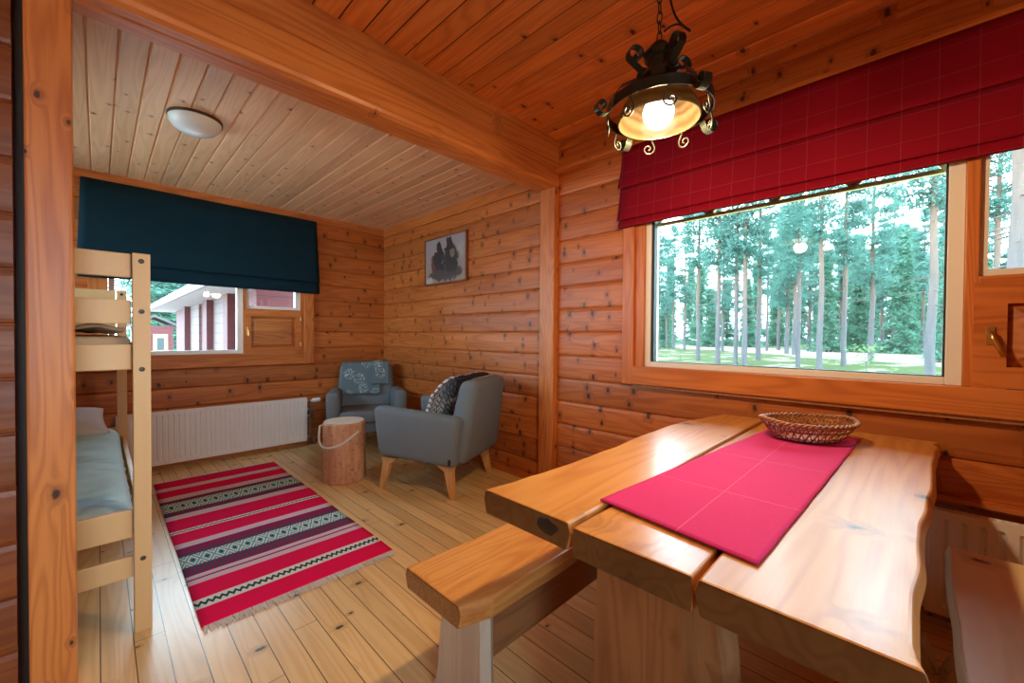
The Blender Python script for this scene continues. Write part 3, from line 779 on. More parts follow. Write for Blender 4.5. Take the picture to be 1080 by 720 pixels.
# ================================================================== CEILING LAMP (alcove)
cl = thing('ceiling_lamp', 'round frosted glass dome lamp on the pale alcove ceiling', 'lamp', (.42, 3.13, CA))
b = nb(); lathe(b, [(0, 0), (.137, 0), (.137, -.012), (.130, -.016), (0, -.016)], 48); obj('base_ring', b, 'bolt', cl, smooth=False)
b = nb(); lathe(b, [(.132, -.012), (.131, -.022), (.122, -.045), (.103, -.067), (.075, -.083), (.04, -.092), (.004, -.094)], 48, capt=True); obj('glass_dome', b, 'opal', cl, smooth=True)

# ================================================================== PICTURE
pc = thing('framed_picture', 'small framed print of dark figures on the alcove side wall', 'picture', (XR-.005, 3.441, 1.974))
b = nb(); fy, fz, fwid = .358, .246, .016
for a in ((-.022, .0, -fy, fy, -fz, -fz+fwid), (-.022, .0, -fy, fy, fz-fwid, fz), (-.022, .0, -fy, -fy+fwid, -fz+fwid, fz-fwid), (-.022, .0, fy-fwid, fy, -fz+fwid, fz-fwid)): box(b, *a)
obj('frame', b, wood('frame brown', (.30, .11, .035), (.16, .05, .015), 'Y', 'Z', 'X', kthr=0., solid=True), pc)
obj('print', bx(-.014, -.004, -fy+fwid, fy-fwid, -fz+fwid, fz-fwid), 'art', pc)

# ================================================================== ARMCHAIRS
def make_chair(name, label, cat, loc, rot):
    t = thing(name, label, cat, loc, rot, 'armchairs in the alcove')
    def H(p, r, seg=4):
        b = nb(); hexa(b, p, r, seg); return b
    obj('seat_base', H([(-.29, -.30, .225), (.29, -.30, .225), (.29, .345, .235), (-.29, .345, .235), (-.29, -.30, .34), (.29, -.30, .34), (.29, .365, .34), (-.29, .365, .34)], .02), 'upholstery', t, smooth=True)
    obj('seat_cushion', H([(-.255, -.24, .325), (.255, -.24, .325), (.258, .385, .335), (-.258, .385, .335), (-.255, -.24, .43), (.255, -.24, .43), (.258, .39, .455), (-.258, .39, .455)], .045), 'upholstery', t, smooth=True)
    for s in (-1, 1):
        i, o_, ot = .250*s, .372*s, .378*s
        p = [(i, -.355, .235), (o_, -.355, .235), (o_, .325, .262), (i, .325, .262), (i, -.385, .605), (ot, -.385, .605), (ot, .372, .648), (i, .372, .648)]
        if s < 0: p = [p[1], p[0], p[3], p[2], p[5], p[4], p[7], p[6]]
        obj('armrest', H(p, .055, 5), 'upholstery', t, smooth=True)
    obj('backrest', H([(-.335, -.395, .235), (.335, -.395, .235), (.30, -.20, .30), (-.30, -.20, .30), (-.285, -.490, .874), (.285, -.490, .874), (.275, -.335, .864), (-.275, -.335, .864)], .074, 6), 'upholstery', t, smooth=True)
    for sx in (-1, 1):
        for sy in (-1, 1):
            fx, fy = .317*sx, .316*sy
            tx, ty = .30*sx, .275*sy
            q = .016
            b = nb()
            hexa(b, [(fx-q, fy-q*1.2, 0), (fx+q, fy-q*1.2, 0), (fx+q, fy+q*1.2, 0), (fx-q, fy+q*1.2, 0),
                     (tx-.024, ty-.035, .20), (tx+.024, ty-.035, .20), (tx+.024, ty+.035, .20), (tx-.024, ty+.035, .20)], .004, 2)
            hexa(b, [(tx-.024, ty-.035, .198), (tx+.024, ty-.035, .198), (tx+.024, ty+.035, .198), (tx-.024, ty+.035, .198),
                     (tx-.026, ty-(.05 if sy < 0 else .11), .245), (tx+.026, ty-(.05 if sy < 0 else .11), .245), (tx+.026, ty+(.05 if sy > 0 else .11), .245), (tx-.026, ty+(.05 if sy > 0 else .11), .245)], .003, 2)
            obj('leg', b, 'legwood', t, smooth=False)
    tg = obj('brand_tag', bx(-.377, -.370, -.325, -.307, .262, .305), 'black', t); tg.name = 'fabric_tag'; tg['label'] = 'small black tag on the side seam'
    return t
ch2 = make_chair('armchair', 'grey blue armchair seen from behind, beside the right wall', 'armchair', (1.976, 2.797, 0), R(23.3))
ch1 = dup(ch2, (1.985, 4.10, 0), R(155.), 'grey blue armchair in the far corner facing the room', 'armchairs in the alcove')

# throw over the corner chair (in that chair's own frame)
def drape(path, xw, x0, seed, nu=30, wob=.008):
    b = nb(); n = len(path)
    vs = []
    for i in range(nu):
        f = i/(nu-1); row = []
        for j, (y, z) in enumerate(path):
            x = x0+xw*f+.010*mnoise.noise(Vector((f*3, j*.35, seed)))
            w = wob*mnoise.noise(Vector((f*7, j*.22, seed+3)))
            row.append(b.verts.new((x, y+abs(w), z+w*.4)))
        vs.append(row)
    for i in range(nu-1):
        for j in range(n-1): b.faces.new((vs[i][j], vs[i+1][j], vs[i+1][j+1], vs[i][j+1]))
    return b
def fine(path, k=5):
    out = []
    for (a, b), (c, d) in zip(path, path[1:]):
        for i in range(k): out.append((a+(c-a)*i/k, b+(d-b)*i/k))
    return out+[path[-1]]
backpath = fine([(-.495, .62), (-.495, .82), (-.465, .882), (-.40, .890), (-.335, .874), (-.312, .82), (-.262, .66), (-.225, .545)])
th1 = thing('throw_blanket', 'folded grey blue throw with white motifs over the corner armchair back', 'blanket', ch1.location, ch1.rotation_euler.z)
obj('cloth', drape(backpath, .40, -.145, 1.), 'throw_motif', th1, smooth=True, solid=.012)
bp2 = [(y+(.014 if y > -.4 else -.012), z+.008) for y, z in backpath]
obj('folded_layer', drape(bp2[6:-4], .19, -.235, 5.), 'throw_motif', th1, smooth=True, solid=.010)
th2 = thing('throw_blanket', 'knitted grey and black throw over the inside of the near armchair', 'blanket', ch2.location, ch2.rotation_euler.z)
bpk = fine([(-.345, .870), (-.30, .882), (-.24, .872), (-.175, .825), (-.10, .735), (-.05, .62), (-.03, .52), (.0, .478), (.06, .475)])
obj('cloth', drape(bpk, .49, -.255, 9., wob=.02), 'throw_knit', th2, smooth=True, solid=.016)

# ================================================================== STUMP STOOL
sx, sy = 1.43, 3.36
st = thing('log_stool', 'peeled log stump stool with rope handle beside the rug', 'stool', (sx, sy, 0))
b = nb(); n = 40; rings = []
for z, rr in ((0, .160), (.012, .168), (.2, .167), (.36, .166), (.472, .165), (.484, .158)):
    rings.append([b.verts.new((rr*(1+.018*mnoise.noise(Vector((math.cos(2*PI*k/n)*1.5, math.sin(2*PI*k/n)*1.5, z*2))))*math.cos(2*PI*k/n), rr*(1+.018*mnoise.noise(Vector((math.cos(2*PI*k/n)*1.5, math.sin(2*PI*k/n)*1.5, z*2))))*math.sin(2*PI*k/n), z)) for k in range(n)])
for A, B in zip(rings, rings[1:]):
    for k in range(n): b.faces.new((A[k], A[(k+1) % n], B[(k+1) % n], B[k]))
b.faces.new(rings[0][::-1])
b.faces.new(rings[-1])
obj('log', b, 'stump', st, smooth=False)
b = nb(); lathe(b, [(0, .4845), (.155, .4845), (.155, .487), (0, .487)], 40); obj('top', b, 'stump_top', st)
def stool_pt(ang, z, off=.176): return (off*math.cos(ang), off*math.sin(ang), z)
view = math.atan2(-sy, -sx)          # direction of the camera seen from the stool
pts = []
for i in range(33):
    f = i/32
    a = view-R(88)+R(122)*f         # from image left round to front right
    z = .455-.135*math.sin(PI*f**.7)-.035*f
    pts.append(stool_pt(a, z+.0, .185+.035*math.sin(PI*f)*(1-f)))
pts = [(pts[0][0]*.86, pts[0][1]*.86, .46)]+pts+[(pts[-1][0]*.84, pts[-1][1]*.84, pts[-1][2])]
b = nb(); tube(b, pts, .009, 8); obj('rope_handle', b, 'rope', st, smooth=True)['label'] = 'white rope handle hanging across the front'

# ================================================================== RUG
rug = thing('rug', 'red striped woven rug with teal bands on the alcove floor', 'rug', (0, 0, 0))
def rugp(u, v):
    x = .295+.843*u; y = 2.045+2.19*v
    x += .006*mnoise.noise(Vector((y*2., u, 2.))) + .008*(1-v)*(1-u)*-1
    return (x, y, .006+.003*abs(mnoise.noise(Vector((x*4, y*3, 1.)))))
b = nb(); grid(b, 20, 60, rugp); obj('woven_field', b, 'rug', rug, smooth=True, solid=.006)
for end, yy, sgn in (('near', 2.045, -1), ('far', 4.235, 1)):
    b = nb()
    for i in range(230):
        x = .295+.843*(i+rng.random()*.6)/230
        L = (.055 if sgn < 0 else .045)*rng.uniform(.7, 1.1); dx = rng.uniform(-.012, .012); w = .0020
        z0 = .007; z1 = rng.uniform(.003, .008)
        v = [b.verts.new(q) for q in ((x-w, yy-.004*sgn, z0), (x+w, yy-.004*sgn, z0), (x+w+dx, yy+L*sgn, z1), (x-w+dx, yy+L*sgn, z1))]
        b.faces.new(v)
    f = obj('fringe', b, 'fringe', rug, recalc=False); f['kind'] = 'stuff'
    f['label'] = 'pale fringe at the %s end' % end

# ================================================================== BUNK BED
bk = thing('bunk_bed', 'cream painted wooden bunk bed standing behind the left post', 'bunk bed', (0, 0, 0))
PX0, PX1, LX0, LX1 = .094, .148, -.80, -.746
FY0, FY1 = 2.195, 2.245; RY0, RY1 = 4.20, 4.25
for (xa, xb) in ((PX0, PX1), (LX0, LX1)):
    for (ya, yb) in ((FY0, FY1), (RY0, RY1)):
        p = obj('post', bx(xa, xb, ya, yb, 0, 1.516, r=.004), 'bunk', bk)
        if ya < 3:
            for z in (1.485, 1.285, 1.055, .295):
                bb = nb(); lathe(bb, [(0, .004), (.008, .003), (.0095, 0)], 14); bmesh.ops.rotate(bb, matrix=Matrix.Rotation(R(90), 3, 'X'), verts=bb.verts)
                bmesh.ops.translate(bb, vec=((xa+xb)/2, ya, z), verts=bb.verts); obj('bolt', bb, 'bolt', p)
        else:
            bb = nb(); lathe(bb, [(0, .004), (.008, .003), (.0095, 0)], 14); bmesh.ops.rotate(bb, matrix=Matrix.Rotation(R(90), 3, 'X'), verts=bb.verts)
            bmesh.ops.translate(bb, vec=((xa+xb)/2, ya, 1.485), verts=bb.verts); obj('bolt', bb, 'bolt', p)
for (ya, yb) in ((FY0+.012, FY0+.034), (RY0+.012, RY0+.034)):
    for z0, z1 in ((1.418, 1.512), (1.235, 1.330), (1.055, 1.155), (.385, .496), (.226, .310)):
        obj('end_rail', bx(LX1-.004, PX0-.003, ya, yb, z0, z1, r=.004), 'bunk', bk)
        if False: pass
for xa in (LX0+.012, PX1-.034):
    for z0, z1 in ((1.06, 1.15), (.345, .43)):
        obj('side_rail', bx(xa, xa+.022, FY1, RY0, z0, z1, r=.003), 'bunk', bk)
obj('guard_rail', bx(LX0+.012, LX0+.034, FY1, RY0, 1.40, 1.47, r=.003), 'bunk', bk)
for zz in (1.075, .369):
    for i in range(10):
        y = FY1+.08+i*.195
        obj('slat', bx(LX0+.035, PX1-.035, y, y+.08, zz, zz+.018), 'bunk', bk)
for zz, zt, lab, mm in ((1.093, 1.185, 'thin beige mattress on the upper bunk', 'beige'), (.388, .455, 'pale blue mattress on the lower bunk', 'linen')):
    tag(obj('mattress', bx(LX0+.045, PX0-.004, FY1+.005, RY0-.01, zz, zt, r=.025, seg=4), mm, smooth=True), lab, 'mattress', 'bunk mattresses')
def bedtop(u, v):
    x = LX0+.05+(PX0-LX0-.052)*u; y = FY0+.045+1.90*v
    h = .485+.030*mnoise.noise(Vector((x*3., y*2.4, 4.)))+.020*mnoise.noise(Vector((x*6., y*11., 1.)))+.011*mnoise.noise(Vector((x*4., y*34., 6.)))
    e = min(1, (1-u)/.07)
    e2 = min(1, v/.03)
    h = .455+(h-.455+.01)*math.sqrt(max(0., min(e, 1.)))*math.sqrt(max(0., e2))
    h += .05*math.exp(-((v-.83)/.12)**2)
    return (x, y, h)
b = nb(); grid(b, 40, 200, bedtop)
tag(obj('duvet', b, 'linen', smooth=True, solid=.012), 'rumpled pale blue duvet spread over the lower bunk', 'duvet')
def pillow(name, label, c, hx_, hy_, hz, rot, mat, cat='pillow'):
    b = nb(); N_ = 26
    def shape(u, v, s):
        a, q = 2*u-1, 2*v-1
        k = max(0., (1-abs(a)**2.6))**.5*max(0., (1-abs(q)**2.6))**.5
        return (a*hx_*(1-.06*(1-q*q)), q*hy_*(1-.06*(1-a*a)), s*hz*k*(1+.16*mnoise.noise(Vector((a*2.2, q*2.2, 3.))))+.0)
    for s in (1, -1):
        vs = [[b.verts.new(shape(i/(N_-1), j/(N_-1), s)) for j in range(N_)] for i in range(N_)]
        for i in range(N_-1):
            for j in range(N_-1): b.faces.new((vs[i][j], vs[i+1][j], vs[i+1][j+1], vs[i][j+1]))
    bmesh.ops.remove_doubles(b, verts=b.verts, dist=1e-4)
    o = obj(name, b, mat, smooth=True); o.location = c; o.rotation_euler = rot
    return tag(o, label, cat)
pillow('pillow', 'white pillow at the far end of the lower bunk', (-.26, 3.92, .60), .30, .22, .085, (R(14), 0, R(4)), fabric('white pillow case', (.74, .76, .84), (.62, .65, .75), 300.))
def fold(u, v):
    x = LX0+.06+(PX0-LX0-.08)*u; y = FY0+.07+1.75*v
    return (x, y, 1.215+.016*mnoise.noise(Vector((x*7, y*5, 2.)))+.014*mnoise.noise(Vector((x*14., y*9., 7.))))
b = nb(); grid(b, 40, 70, fold); tag(obj('blanket', b, 'beige', smooth=True, solid=.014), 'crumpled beige blanket lying on the upper bunk', 'blanket')

# ================================================================== TABLE
tb = thing('dining_table', 'rustic table of three thick live edge pine planks', 'table', (0, 0, 0))
TZ, TT = .765, .068
def plank(bm, xs, ylo, yhi, z0, z1, under=.012):
    """ylo/yhi: functions of x; live edges slope outward below"""
    n = len(xs); rows = []
    for x in xs:
        a, c = ylo(x), yhi(x)
        rows.append([bm.verts.new(q) for q in ((x, a, z1), (x, a-under*.6, (z0+z1)/2+.008), (x, a+under*.2, z0), (x, c-under*.2, z0), (x, c+under*.6, (z0+z1)/2+.008), (x, c, z1))])
    for A, B in zip(rows, rows[1:]):
        for k in range(6): bm.faces.new((A[k], A[(k+1) % 6], B[(k+1) % 6], B[k]))
    bm.faces.new(rows[0][::-1]); bm.faces.new(rows[-1])
def lerp(pts):
    def f(x):
        if x <= pts[0][0]: return pts[0][1]
        for (a, p), (b_, q) in zip(pts, pts[1:]):
            if a <= x <= b_:
                t = (x-a)/(b_-a); t = t*t*(3-2*t); return p+(q-p)*t
        return pts[-1][1]
    return f
xs = [.765+(2.488-.765)*i/60 for i in range(61)]
L_hi = lerp([(.765, .858), (.90, .846), (1.0, .836), (1.2, .832), (1.4, .836), (1.65, .848), (1.9, .852), (2.1, .836), (2.3, .80), (2.488, .765)])
b = nb(); plank(b, xs, lambda x: .568+.004*wav(x, 1), lambda x: L_hi(x)+.006*wav(x*3, 2), TZ-TT, TZ)
lp = obj('plank', b, 'table', tb, bevel=.005); lp['label'] = 'left plank with a dark knot on its end'
b = nb(); bmesh.ops.create_uvsphere(b, u_segments=20, v_segments=12, radius=1.)
for v in b.verts:
    k_ = 1+.35*mnoise.noise(v.co*2.1); v.co = Vector((.769+.009*v.co.x, .632+.036*v.co.y*k_, .737+.022*v.co.z*k_))
obj('knot', b, flat('dark knot', (.030, .014, .008), .55), lp, smooth=True)['label'] = 'dark bark knot'
b = nb(); plank(b, [x-.006 for x in xs], lambda x: .284+.006*wav(x, 3), lambda x: .551+.005*wav(x, 4), TZ-TT-.004, TZ-.003, .002); obj('plank', b, 'table', tb, bevel=.005)['label'] = 'middle plank'
R_lo = lerp([(.75, -.016), (.80, -.004), (.95, -.004), (1.13, -.014), (1.32, -.016), (1.5, -.030), (1.75, -.044), (2.0, -.050), (2.25, -.062), (2.36, -.072), (2.42, -.060), (2.488, -.080)])
b = nb(); plank(b, [x-.012 for x in xs], lambda x: R_lo(x)+.0035*wav(x*2, 5), lambda x: .270+.004*wav(x, 6), TZ-TT, TZ, .014); obj('plank', b, 'table', tb, bevel=.005)['label'] = 'right plank with a wavy live edge'
def slab_leg(bm, x0, x1, yc, hw, z0, z1, seed, n=22, amp=.022):
    rows = []
    for i in range(n):
        z = z0+(z1-z0)*i/(n-1)
        a = yc-hw+amp*mnoise.noise(Vector((z*4.5, seed, 0)))-.02*(1-i/(n-1)); fl = .045*max(0., 1-(z-z0)/.13)**2; c = fl+yc+hw+amp*mnoise.noise(Vector((z*4.5, seed+9, 0)))+.02*(1-i/(n-1))
        xm = (x0+x1)/2
        rows.append([bm.verts.new(q) for q in ((x0, a+.014, z), (xm, a-.006, z), (x1, a+.012, z), (x1, c-.012, z), (xm, c+.006, z), (x0, c-.014, z))])
    for A, B in zip(rows, rows[1:]):
        for k in range(6): bm.faces.new((A[k], A[(k+1) % 6], B[(k+1) % 6], B[k]))
    bm.faces.new(rows[0][::-1]); bm.faces.new(rows[-1])
for xa, nm in ((.93, 'near'), (2.08, 'far')):
    b = nb(); slab_leg(b, xa, xa+.085, .482, .125, .07, TZ-TT-.004, 3.+xa); lg = obj('leg', b, 'slab_z', tb); lg['label'] = 'broad slab leg at the %s end' % nm
    b = nb(); slab_leg(b, xa+.035, xa+.15, .338, .055, .07, TZ-TT-.055, 8.+xa, amp=.03); obj('bark_slab', b, 'bark_slab', lg)['label'] = 'narrow bark edged slab beside the leg'
    b = nb(); hexa(b, [(xa+.01, -.075, 0), (xa+.15, -.075, 0), (xa+.15, .80, 0), (xa+.01, .80, 0), (xa+.02, -.045, .075), (xa+.14, -.045, .075), (xa+.14, .77, .075), (xa+.02, .77, .075)], .006); obj('foot', b, 'slab_pale', tb)
    b = nb(); prism(b, [(.10, TZ-TT-.055), (.03, TZ-TT-.001), (.80, TZ-TT-.001), (.74, TZ-TT-.055)], .09, 'X', xa+.03); obj('bearer', b, 'rail', tb)
obj('stretcher', bx(1.06, 2.09, .45, .50, .18, .30, r=.004), 'rail', tb)

# runner: draped very slightly over the plank gaps
def runp(u, v):
    x0 = .925-.052*(1-v); x = x0+(2.272-x0)*u
    yr = .205+.0*u; a = lerp([(0, .208), (.35, .186), (.7, .168), (1, .150)])(u); c = lerp([(0, .585), (.3, .548), (.6, .515), (1, .478)])(u)
    a, c = .205-.05*u, .583-.105*u
    y = a+(c-a)*v+.004*mnoise.noise(Vector((u*6, v*2, 1.)))
    return (x, y, TZ+.0045+.0022*abs(mnoise.noise(Vector((x*5, y*8, 3.)))))
b = nb(); grid(b, 80, 30, runp)
tag(obj('table_runner', b, 'runner', smooth=True, solid=.003), 'raspberry red cloth runner lying along the rustic table', 'table runner')

# basket
bs = thing('basket', 'shallow oval wicker basket standing on the red runner', 'basket', (2.105, .318, TZ+.009), R(-42))
BA, BB, RA, RB, BH = .122, .092, .182, .138, .072
def ell(a, b_, ang, z): return (a*math.cos(ang), b_*math.sin(ang), z)
b = nb(); n = 48
c0 = [b.verts.new(ell(BA, BB, 2*PI*k/n, .004)) for k in range(n)]; c1 = [b.verts.new(ell(BA*.98, BB*.98, 2*PI*k/n, 0)) for k in range(n)]
b.faces.new(c0); b.faces.new(c1[::-1])
for k in range(n): b.faces.new((c0[k], c1[k], c1[(k+1) % n], c0[(k+1) % n]))
obj('base', b, 'wicker', bs)
b = nb(); NS = 34
def rad_at(f): g = f**.8; return BA+(RA-BA)*g, BB+(RB-BB)*g
for k in range(NS):
    a0 = 2*PI*k/NS
    tube(b, [ell(*rad_at(f), a0+.30*f, .003+BH*f) for f in (0, .25, .5, .75, 1.)], .0035, 5)
    tube(b, [ell(*rad_at(f), a0-.16*f+.05, .003+BH*f) for f in (0, .25, .5, .75, 1.)], .0022, 5)
for i, f in enumerate((.04, .12, .2, .55, .62, .8, .88)):
    ra, rb_ = rad_at(f); pts = []
    for k in range(NS*2):
        a0 = 2*PI*k/(NS*2); w = .003*(1 if (k+i) % 2 else -1)
        pts.append(ell(ra+w, rb_+w, a0, .003+BH*f))
    tube(b, pts, .0026, 5, closed=True)
obj('woven_side', b, 'wicker', bs, smooth=True, recalc=True)
b = nb()
for ph in (0, PI):
    pts = []
    for k in range(160):
        a0 = 2*PI*k/160; q = a0*26+ph
        bumpz = .010*(abs(math.cos(a0))**8)
        pts.append(ell(RA+.005*math.cos(q), RB+.005*math.cos(q), a0, .003+BH+.005*math.sin(q)+bumpz))
    tube(b, pts, .0048, 6, closed=True)
obj('rim', b, wood('rim wicker', (.50, .27, .13), (.26, .10, .045), 'X', 'Y', 'Z', ku=9., kv=9., kthr=0., solid=True), bs, smooth=True)['label'] = 'paler braided rim'

# ================================================================== BENCHES
def bench(label, x0, x1, ylo, yhi, zt, mt, legx, legy, leghw, legmat, rail=None, feet=False, thick=.068):
    t = thing('bench', label, 'bench', (0, 0, 0), 0, 'slab benches at the table')
    xs = [x0+(x1-x0)*i/50 for i in range(51)]
    b = nb(); plank(b, xs, ylo, yhi, zt-thick, zt, .016); obj('seat', b, mt, t, bevel=.006)
    for i, xa in enumerate(legx):
        b = nb(); slab_leg(b, xa, xa+.052, legy, leghw, 0 if not feet else .06, zt-thick, 2.+i*3+x0, amp=.016); obj('leg', b, legmat, t)
        if feet:
            b = nb(); hexa(b, [(xa-.02, legy-leghw-.03, 0), (xa+.11, legy-leghw-.03, 0), (xa+.11, legy+leghw+.075, 0), (xa-.02, legy+leghw+.075, 0), (xa-.01, legy-leghw, .075), (xa+.10, legy-leghw, .075), (xa+.10, legy+leghw+.05, .075), (xa-.01, legy+leghw+.05, .075)], .006); obj('foot', b, 'slab_pale', t)
    if rail:
        b = nb(); box(b, legx[0]+.052, legx[1], *rail, r=.004); obj('stretcher', b, 'rail', t)['label'] = 'dark stretcher plank between the legs'
    return t
bench('orange pine slab bench on the near left side of the table', .692, 2.30,
      lambda x: .850+.008*wav(x*2, 11)+.30*max(0., .79-x), lambda x: 1.148+.012*wav(x*2, 12), .452, 'bench', (.785, 2.02), .995, .105, 'slab_pale', (.930, .985, .185, .384))
bench('pale pine slab bench between the table and the right radiator', .75, 2.15,
      lambda x: -.405+.01*wav(x*2, 13), lambda x: -.093+.008*wav(x*2, 14), .452, 'bench_pale', (.95, 2.03), -.24, .085, 'slab_pale', None, True)

# ================================================================== PENDANT LAMP
PX, PY = 1.35, .636
pd = thing('pendant_lamp', 'black wrought iron pendant lamp with lit amber glass over the table', 'lamp', (PX, PY, 0))
ZR = 1.975      # ring plane
view = math.atan2(-PY, -PX)
b = nb(); lathe(b, [(.170, ZR-.017), (.173, ZR-.017), (.173, ZR+.017), (.170, ZR+.017), (.170, ZR-.017)], 64); obj('iron_ring', b, 'iron', pd, smooth=False)
b = nb(); lathe(b, [(.130, ZR-.040), (.134, ZR-.034), (.118, ZR+.010), (.085, ZR+.058), (.045, ZR+.092), (.03, ZR+.098)], 64); obj('glass_shade', b, 'amber', pd, smooth=True, solid=.004)['label'] = 'ribbed amber glass shade'
b = nb(); lathe(b, [(0.001, -.052), (.020, -.048), (.037, -.036), (.049, -.016), (.052, .004), (.046, .026), (.030, .048), (.018, .060), (.016, .085)], 32, (0, 0, ZR-.012), capb=True, capt=True); obj('bulb', b, 'bulb', pd, smooth=True)['label'] = 'glowing white bulb'
b = nb(); lathe(b, [(.0, .225), (.022, .225), (.030, .215), (.032, .200), (.050, .196), (.056, .185), (.050, .172), (.040, .166), (.040, .140), (.052, .128), (.060, .112), (.060, .090), (.0, .090)], 8, (0, 0, ZR)); obj('housing', b, 'iron', pd)
def spiral(c, r0, turns, a0, sgn=1, n=26, shrink=.22):
    return [(c[0]+r0*(1-(1-shrink)*i/(n-1))*math.cos(a0+sgn*2*PI*turns*i/(n-1)), c[1]+r0*(1-(1-shrink)*i/(n-1))*math.sin(a0+sgn*2*PI*turns*i/(n-1))) for i in range(n)]
# four flat iron straps: curl at the housing, swoop over the ring, curl outward below
for k in range(4):
    a = view+R(35)+k*PI/2
    rd = Vector((math.cos(a), math.sin(a), 0)); sd = Vector((-math.sin(a), math.cos(a), 0))
    top = spiral((.088, .168), .036, 1.15, R(-60), 1)[::-1]
    # path in (r, dz)
    mid = [(.062, .115), (.085, .088), (.115, .072), (.145, .055), (.166, .028), (.176, .0), (.180, -.02)]
    bot = spiral((.214, -.022), .030, 1.2, R(188), 1)
    path = top[:-2]+mid+bot
    b = nb(); ribbon(b, [(rd*r+Vector((0, 0, ZR+z)), sd) for r, z in path], .026, .0025)
    obj('strap', b, 'iron', pd, smooth=False)
# hanging wire scrolls under the ring
for k in range(8):
    a = view+R(12)+k*PI/4
    c = Vector((.168*math.cos(a), .168*math.sin(a), ZR-.012)); sd = Vector((-math.sin(a), math.cos(a), 0))
    s = 1 if k % 2 else -1
    sp = spiral((0, -.046), .024, 1.35, R(40), -1, 30, .15)
    pts = [(-.006, .0), (.010, -.008)]+sp
    b = nb(); tube(b, [c+sd*(s*x)+Vector((0, 0, z)) for x, z in pts], .0028, 6); obj('scroll', b, 'iron', pd, smooth=True)
# chain and cord
zc = ZR+.225
k = 0
while zc < CZ-.03:
    b = nb(); pts = []
    for i in range(20):
        q = 2*PI*i/20; x = .0085*math.cos(q); z = .021*math.sin(q)
        pts.append((x if k % 2 else 0, 0 if k % 2 else x, zc+.018+z))
    ch = nb(); tube(ch, pts, .0022, 6, closed=True); obj('chain_link', ch, 'iron', pd, smooth=True); b.free()
    zc += .034; k += 1
b = nb(); lathe(b, [(0, CZ-.03), (.03, CZ-.028), (.045, CZ-.01), (.047, CZ), (0, CZ)], 24); obj('ceiling_rose', b, 'iron', pd)
crd = []
rt = Vector((math.cos(view+PI/2), math.sin(view+PI/2), 0))
for x, z in ((.0, CZ-.02), (.018, 2.52), (.028, 2.40), (.034, 2.33), (.052, 2.27), (.088, 2.225), (.100, 2.215), (.088, 2.228), (.062, 2.252), (.036, 2.250), (.015, 2.236)):
    crd.append(rt*x+Vector((0, 0, z)))
def smoothpts(p, it=2):
    for _ in range(it):
        q = [p[0]]
        for a, b_ in zip(p, p[1:]): q += [a*.75+b_*.25, a*.25+b_*.75]
        p = q+[p[-1]]
    return p
b = nb(); tube(b, smoothpts(crd), .0034, 8); obj('cord', b, 'black', pd, smooth=True)['label'] = 'black electric cord'

# ================================================================== OUTSIDE
GZ = -.25
b = nb(); grid(b, 60, 60, lambda u, v: (-60+260*u, -120+260*v, GZ+.10*mnoise.noise(Vector((u*22, v*22, 0)))-.15))
struct('ground', b, 'ground', 'grass and sandy ground outside', smooth=True)
def foliage(bm, pts, n, size, spread, rg, droop=.3):
    for p in pts:
        for _ in range(n):
            q = Vector(p)+Vector((rg.gauss(0, spread), rg.gauss(0, spread), rg.gauss(0, spread*.45)))
            d = Vector((rg.uniform(-1, 1), rg.uniform(-1, 1), rg.uniform(-.8, .5))).normalized()
            e = d.cross(Vector((rg.uniform(-1, 1), rg.uniform(-1, 1), rg.uniform(-1, 1)))).normalized()
            L = size*rg.uniform(.6, 1.3); w = L*.30
            v = [bm.verts.new(x) for x in (q-d*L*.5, q+e*w*.5, q+d*L*.5, q-e*w*.5)]
            bm.faces.new(v)
def make_tree(name, seed, height, base, reach, trunk_r, label, leaf, mat, pine=True):
    rg = random.Random(seed)
    t = thing(name, label, 'tree')
    bend = [(.12*mnoise.noise(Vector((i*.5, seed, 0))), .12*mnoise.noise(Vector((i*.5, seed, 5)))) for i in range(13)]
    tp = [(bend[i][0]*(i > 0), bend[i][1]*(i > 0), height*i/12) for i in range(13)]
    b = nb(); tube(b, [(0, 0, -.5)]+tp, [trunk_r*1.25]+[trunk_r*(1.1-.95*i/12) for i in range(13)], 9)
    obj('trunk', b, 'trunk', t, smooth=True)
    br, fp = nb(), []
    z = base
    while z < height*.985:
        f = (z-base)/(height-base)
        R_ = reach*((1-f)**.7*(.55+.45*min(1., f*4)) if pine else (1-f)**.95)
        for _ in range(4 if pine else 6):
            a = rg.uniform(0, 2*PI); L = R_*rg.uniform(.6, 1.1)
            dz = L*(rg.uniform(-.05, .35) if pine else rg.uniform(-.45, -.1))
            i = min(11, int(z/height*12)); cx, cy = bend[i]
            p0 = Vector((cx, cy, z)); p2 = p0+Vector((math.cos(a)*L, math.sin(a)*L, dz)); p1 = (p0+p2)/2+Vector((0, 0, .08*L))
            tube(br, [p0, p1, p2], [.028, .018, .006], 4)
            for q in ((.35, .5, .65, .8, .95, 1.05) if pine else (.2, .35, .5, .65, .8, .95)): fp.append((p0.lerp(p2, q)+Vector((0, 0, .05))))
        z += (.62 if pine else .45)*rg.uniform(.7, 1.2)
    # a few bare dead branches low on the trunk
    if pine:
        for _ in range(14):
            zz = rg.uniform(2., base); a = rg.uniform(0, 2*PI); L = rg.uniform(.4, 1.2)
            tube(br, [(0, 0, zz), (math.cos(a)*L, math.sin(a)*L, zz-.15*L)], [.02, .005], 4)
    obj('branches', br, 'trunk', t)['kind'] = 'stuff'
    fb = nb(); foliage(fb, fp, leaf[0], leaf[1], leaf[2], rg); f_ = obj('needles', fb, mat, t, recalc=False); f_['kind'] = 'stuff'
    return t
ORD = 'first second third fourth fifth sixth seventh eighth ninth tenth eleventh twelfth thirteenth fourteenth fifteenth sixteenth seventeenth eighteenth nineteenth twentieth'.split()
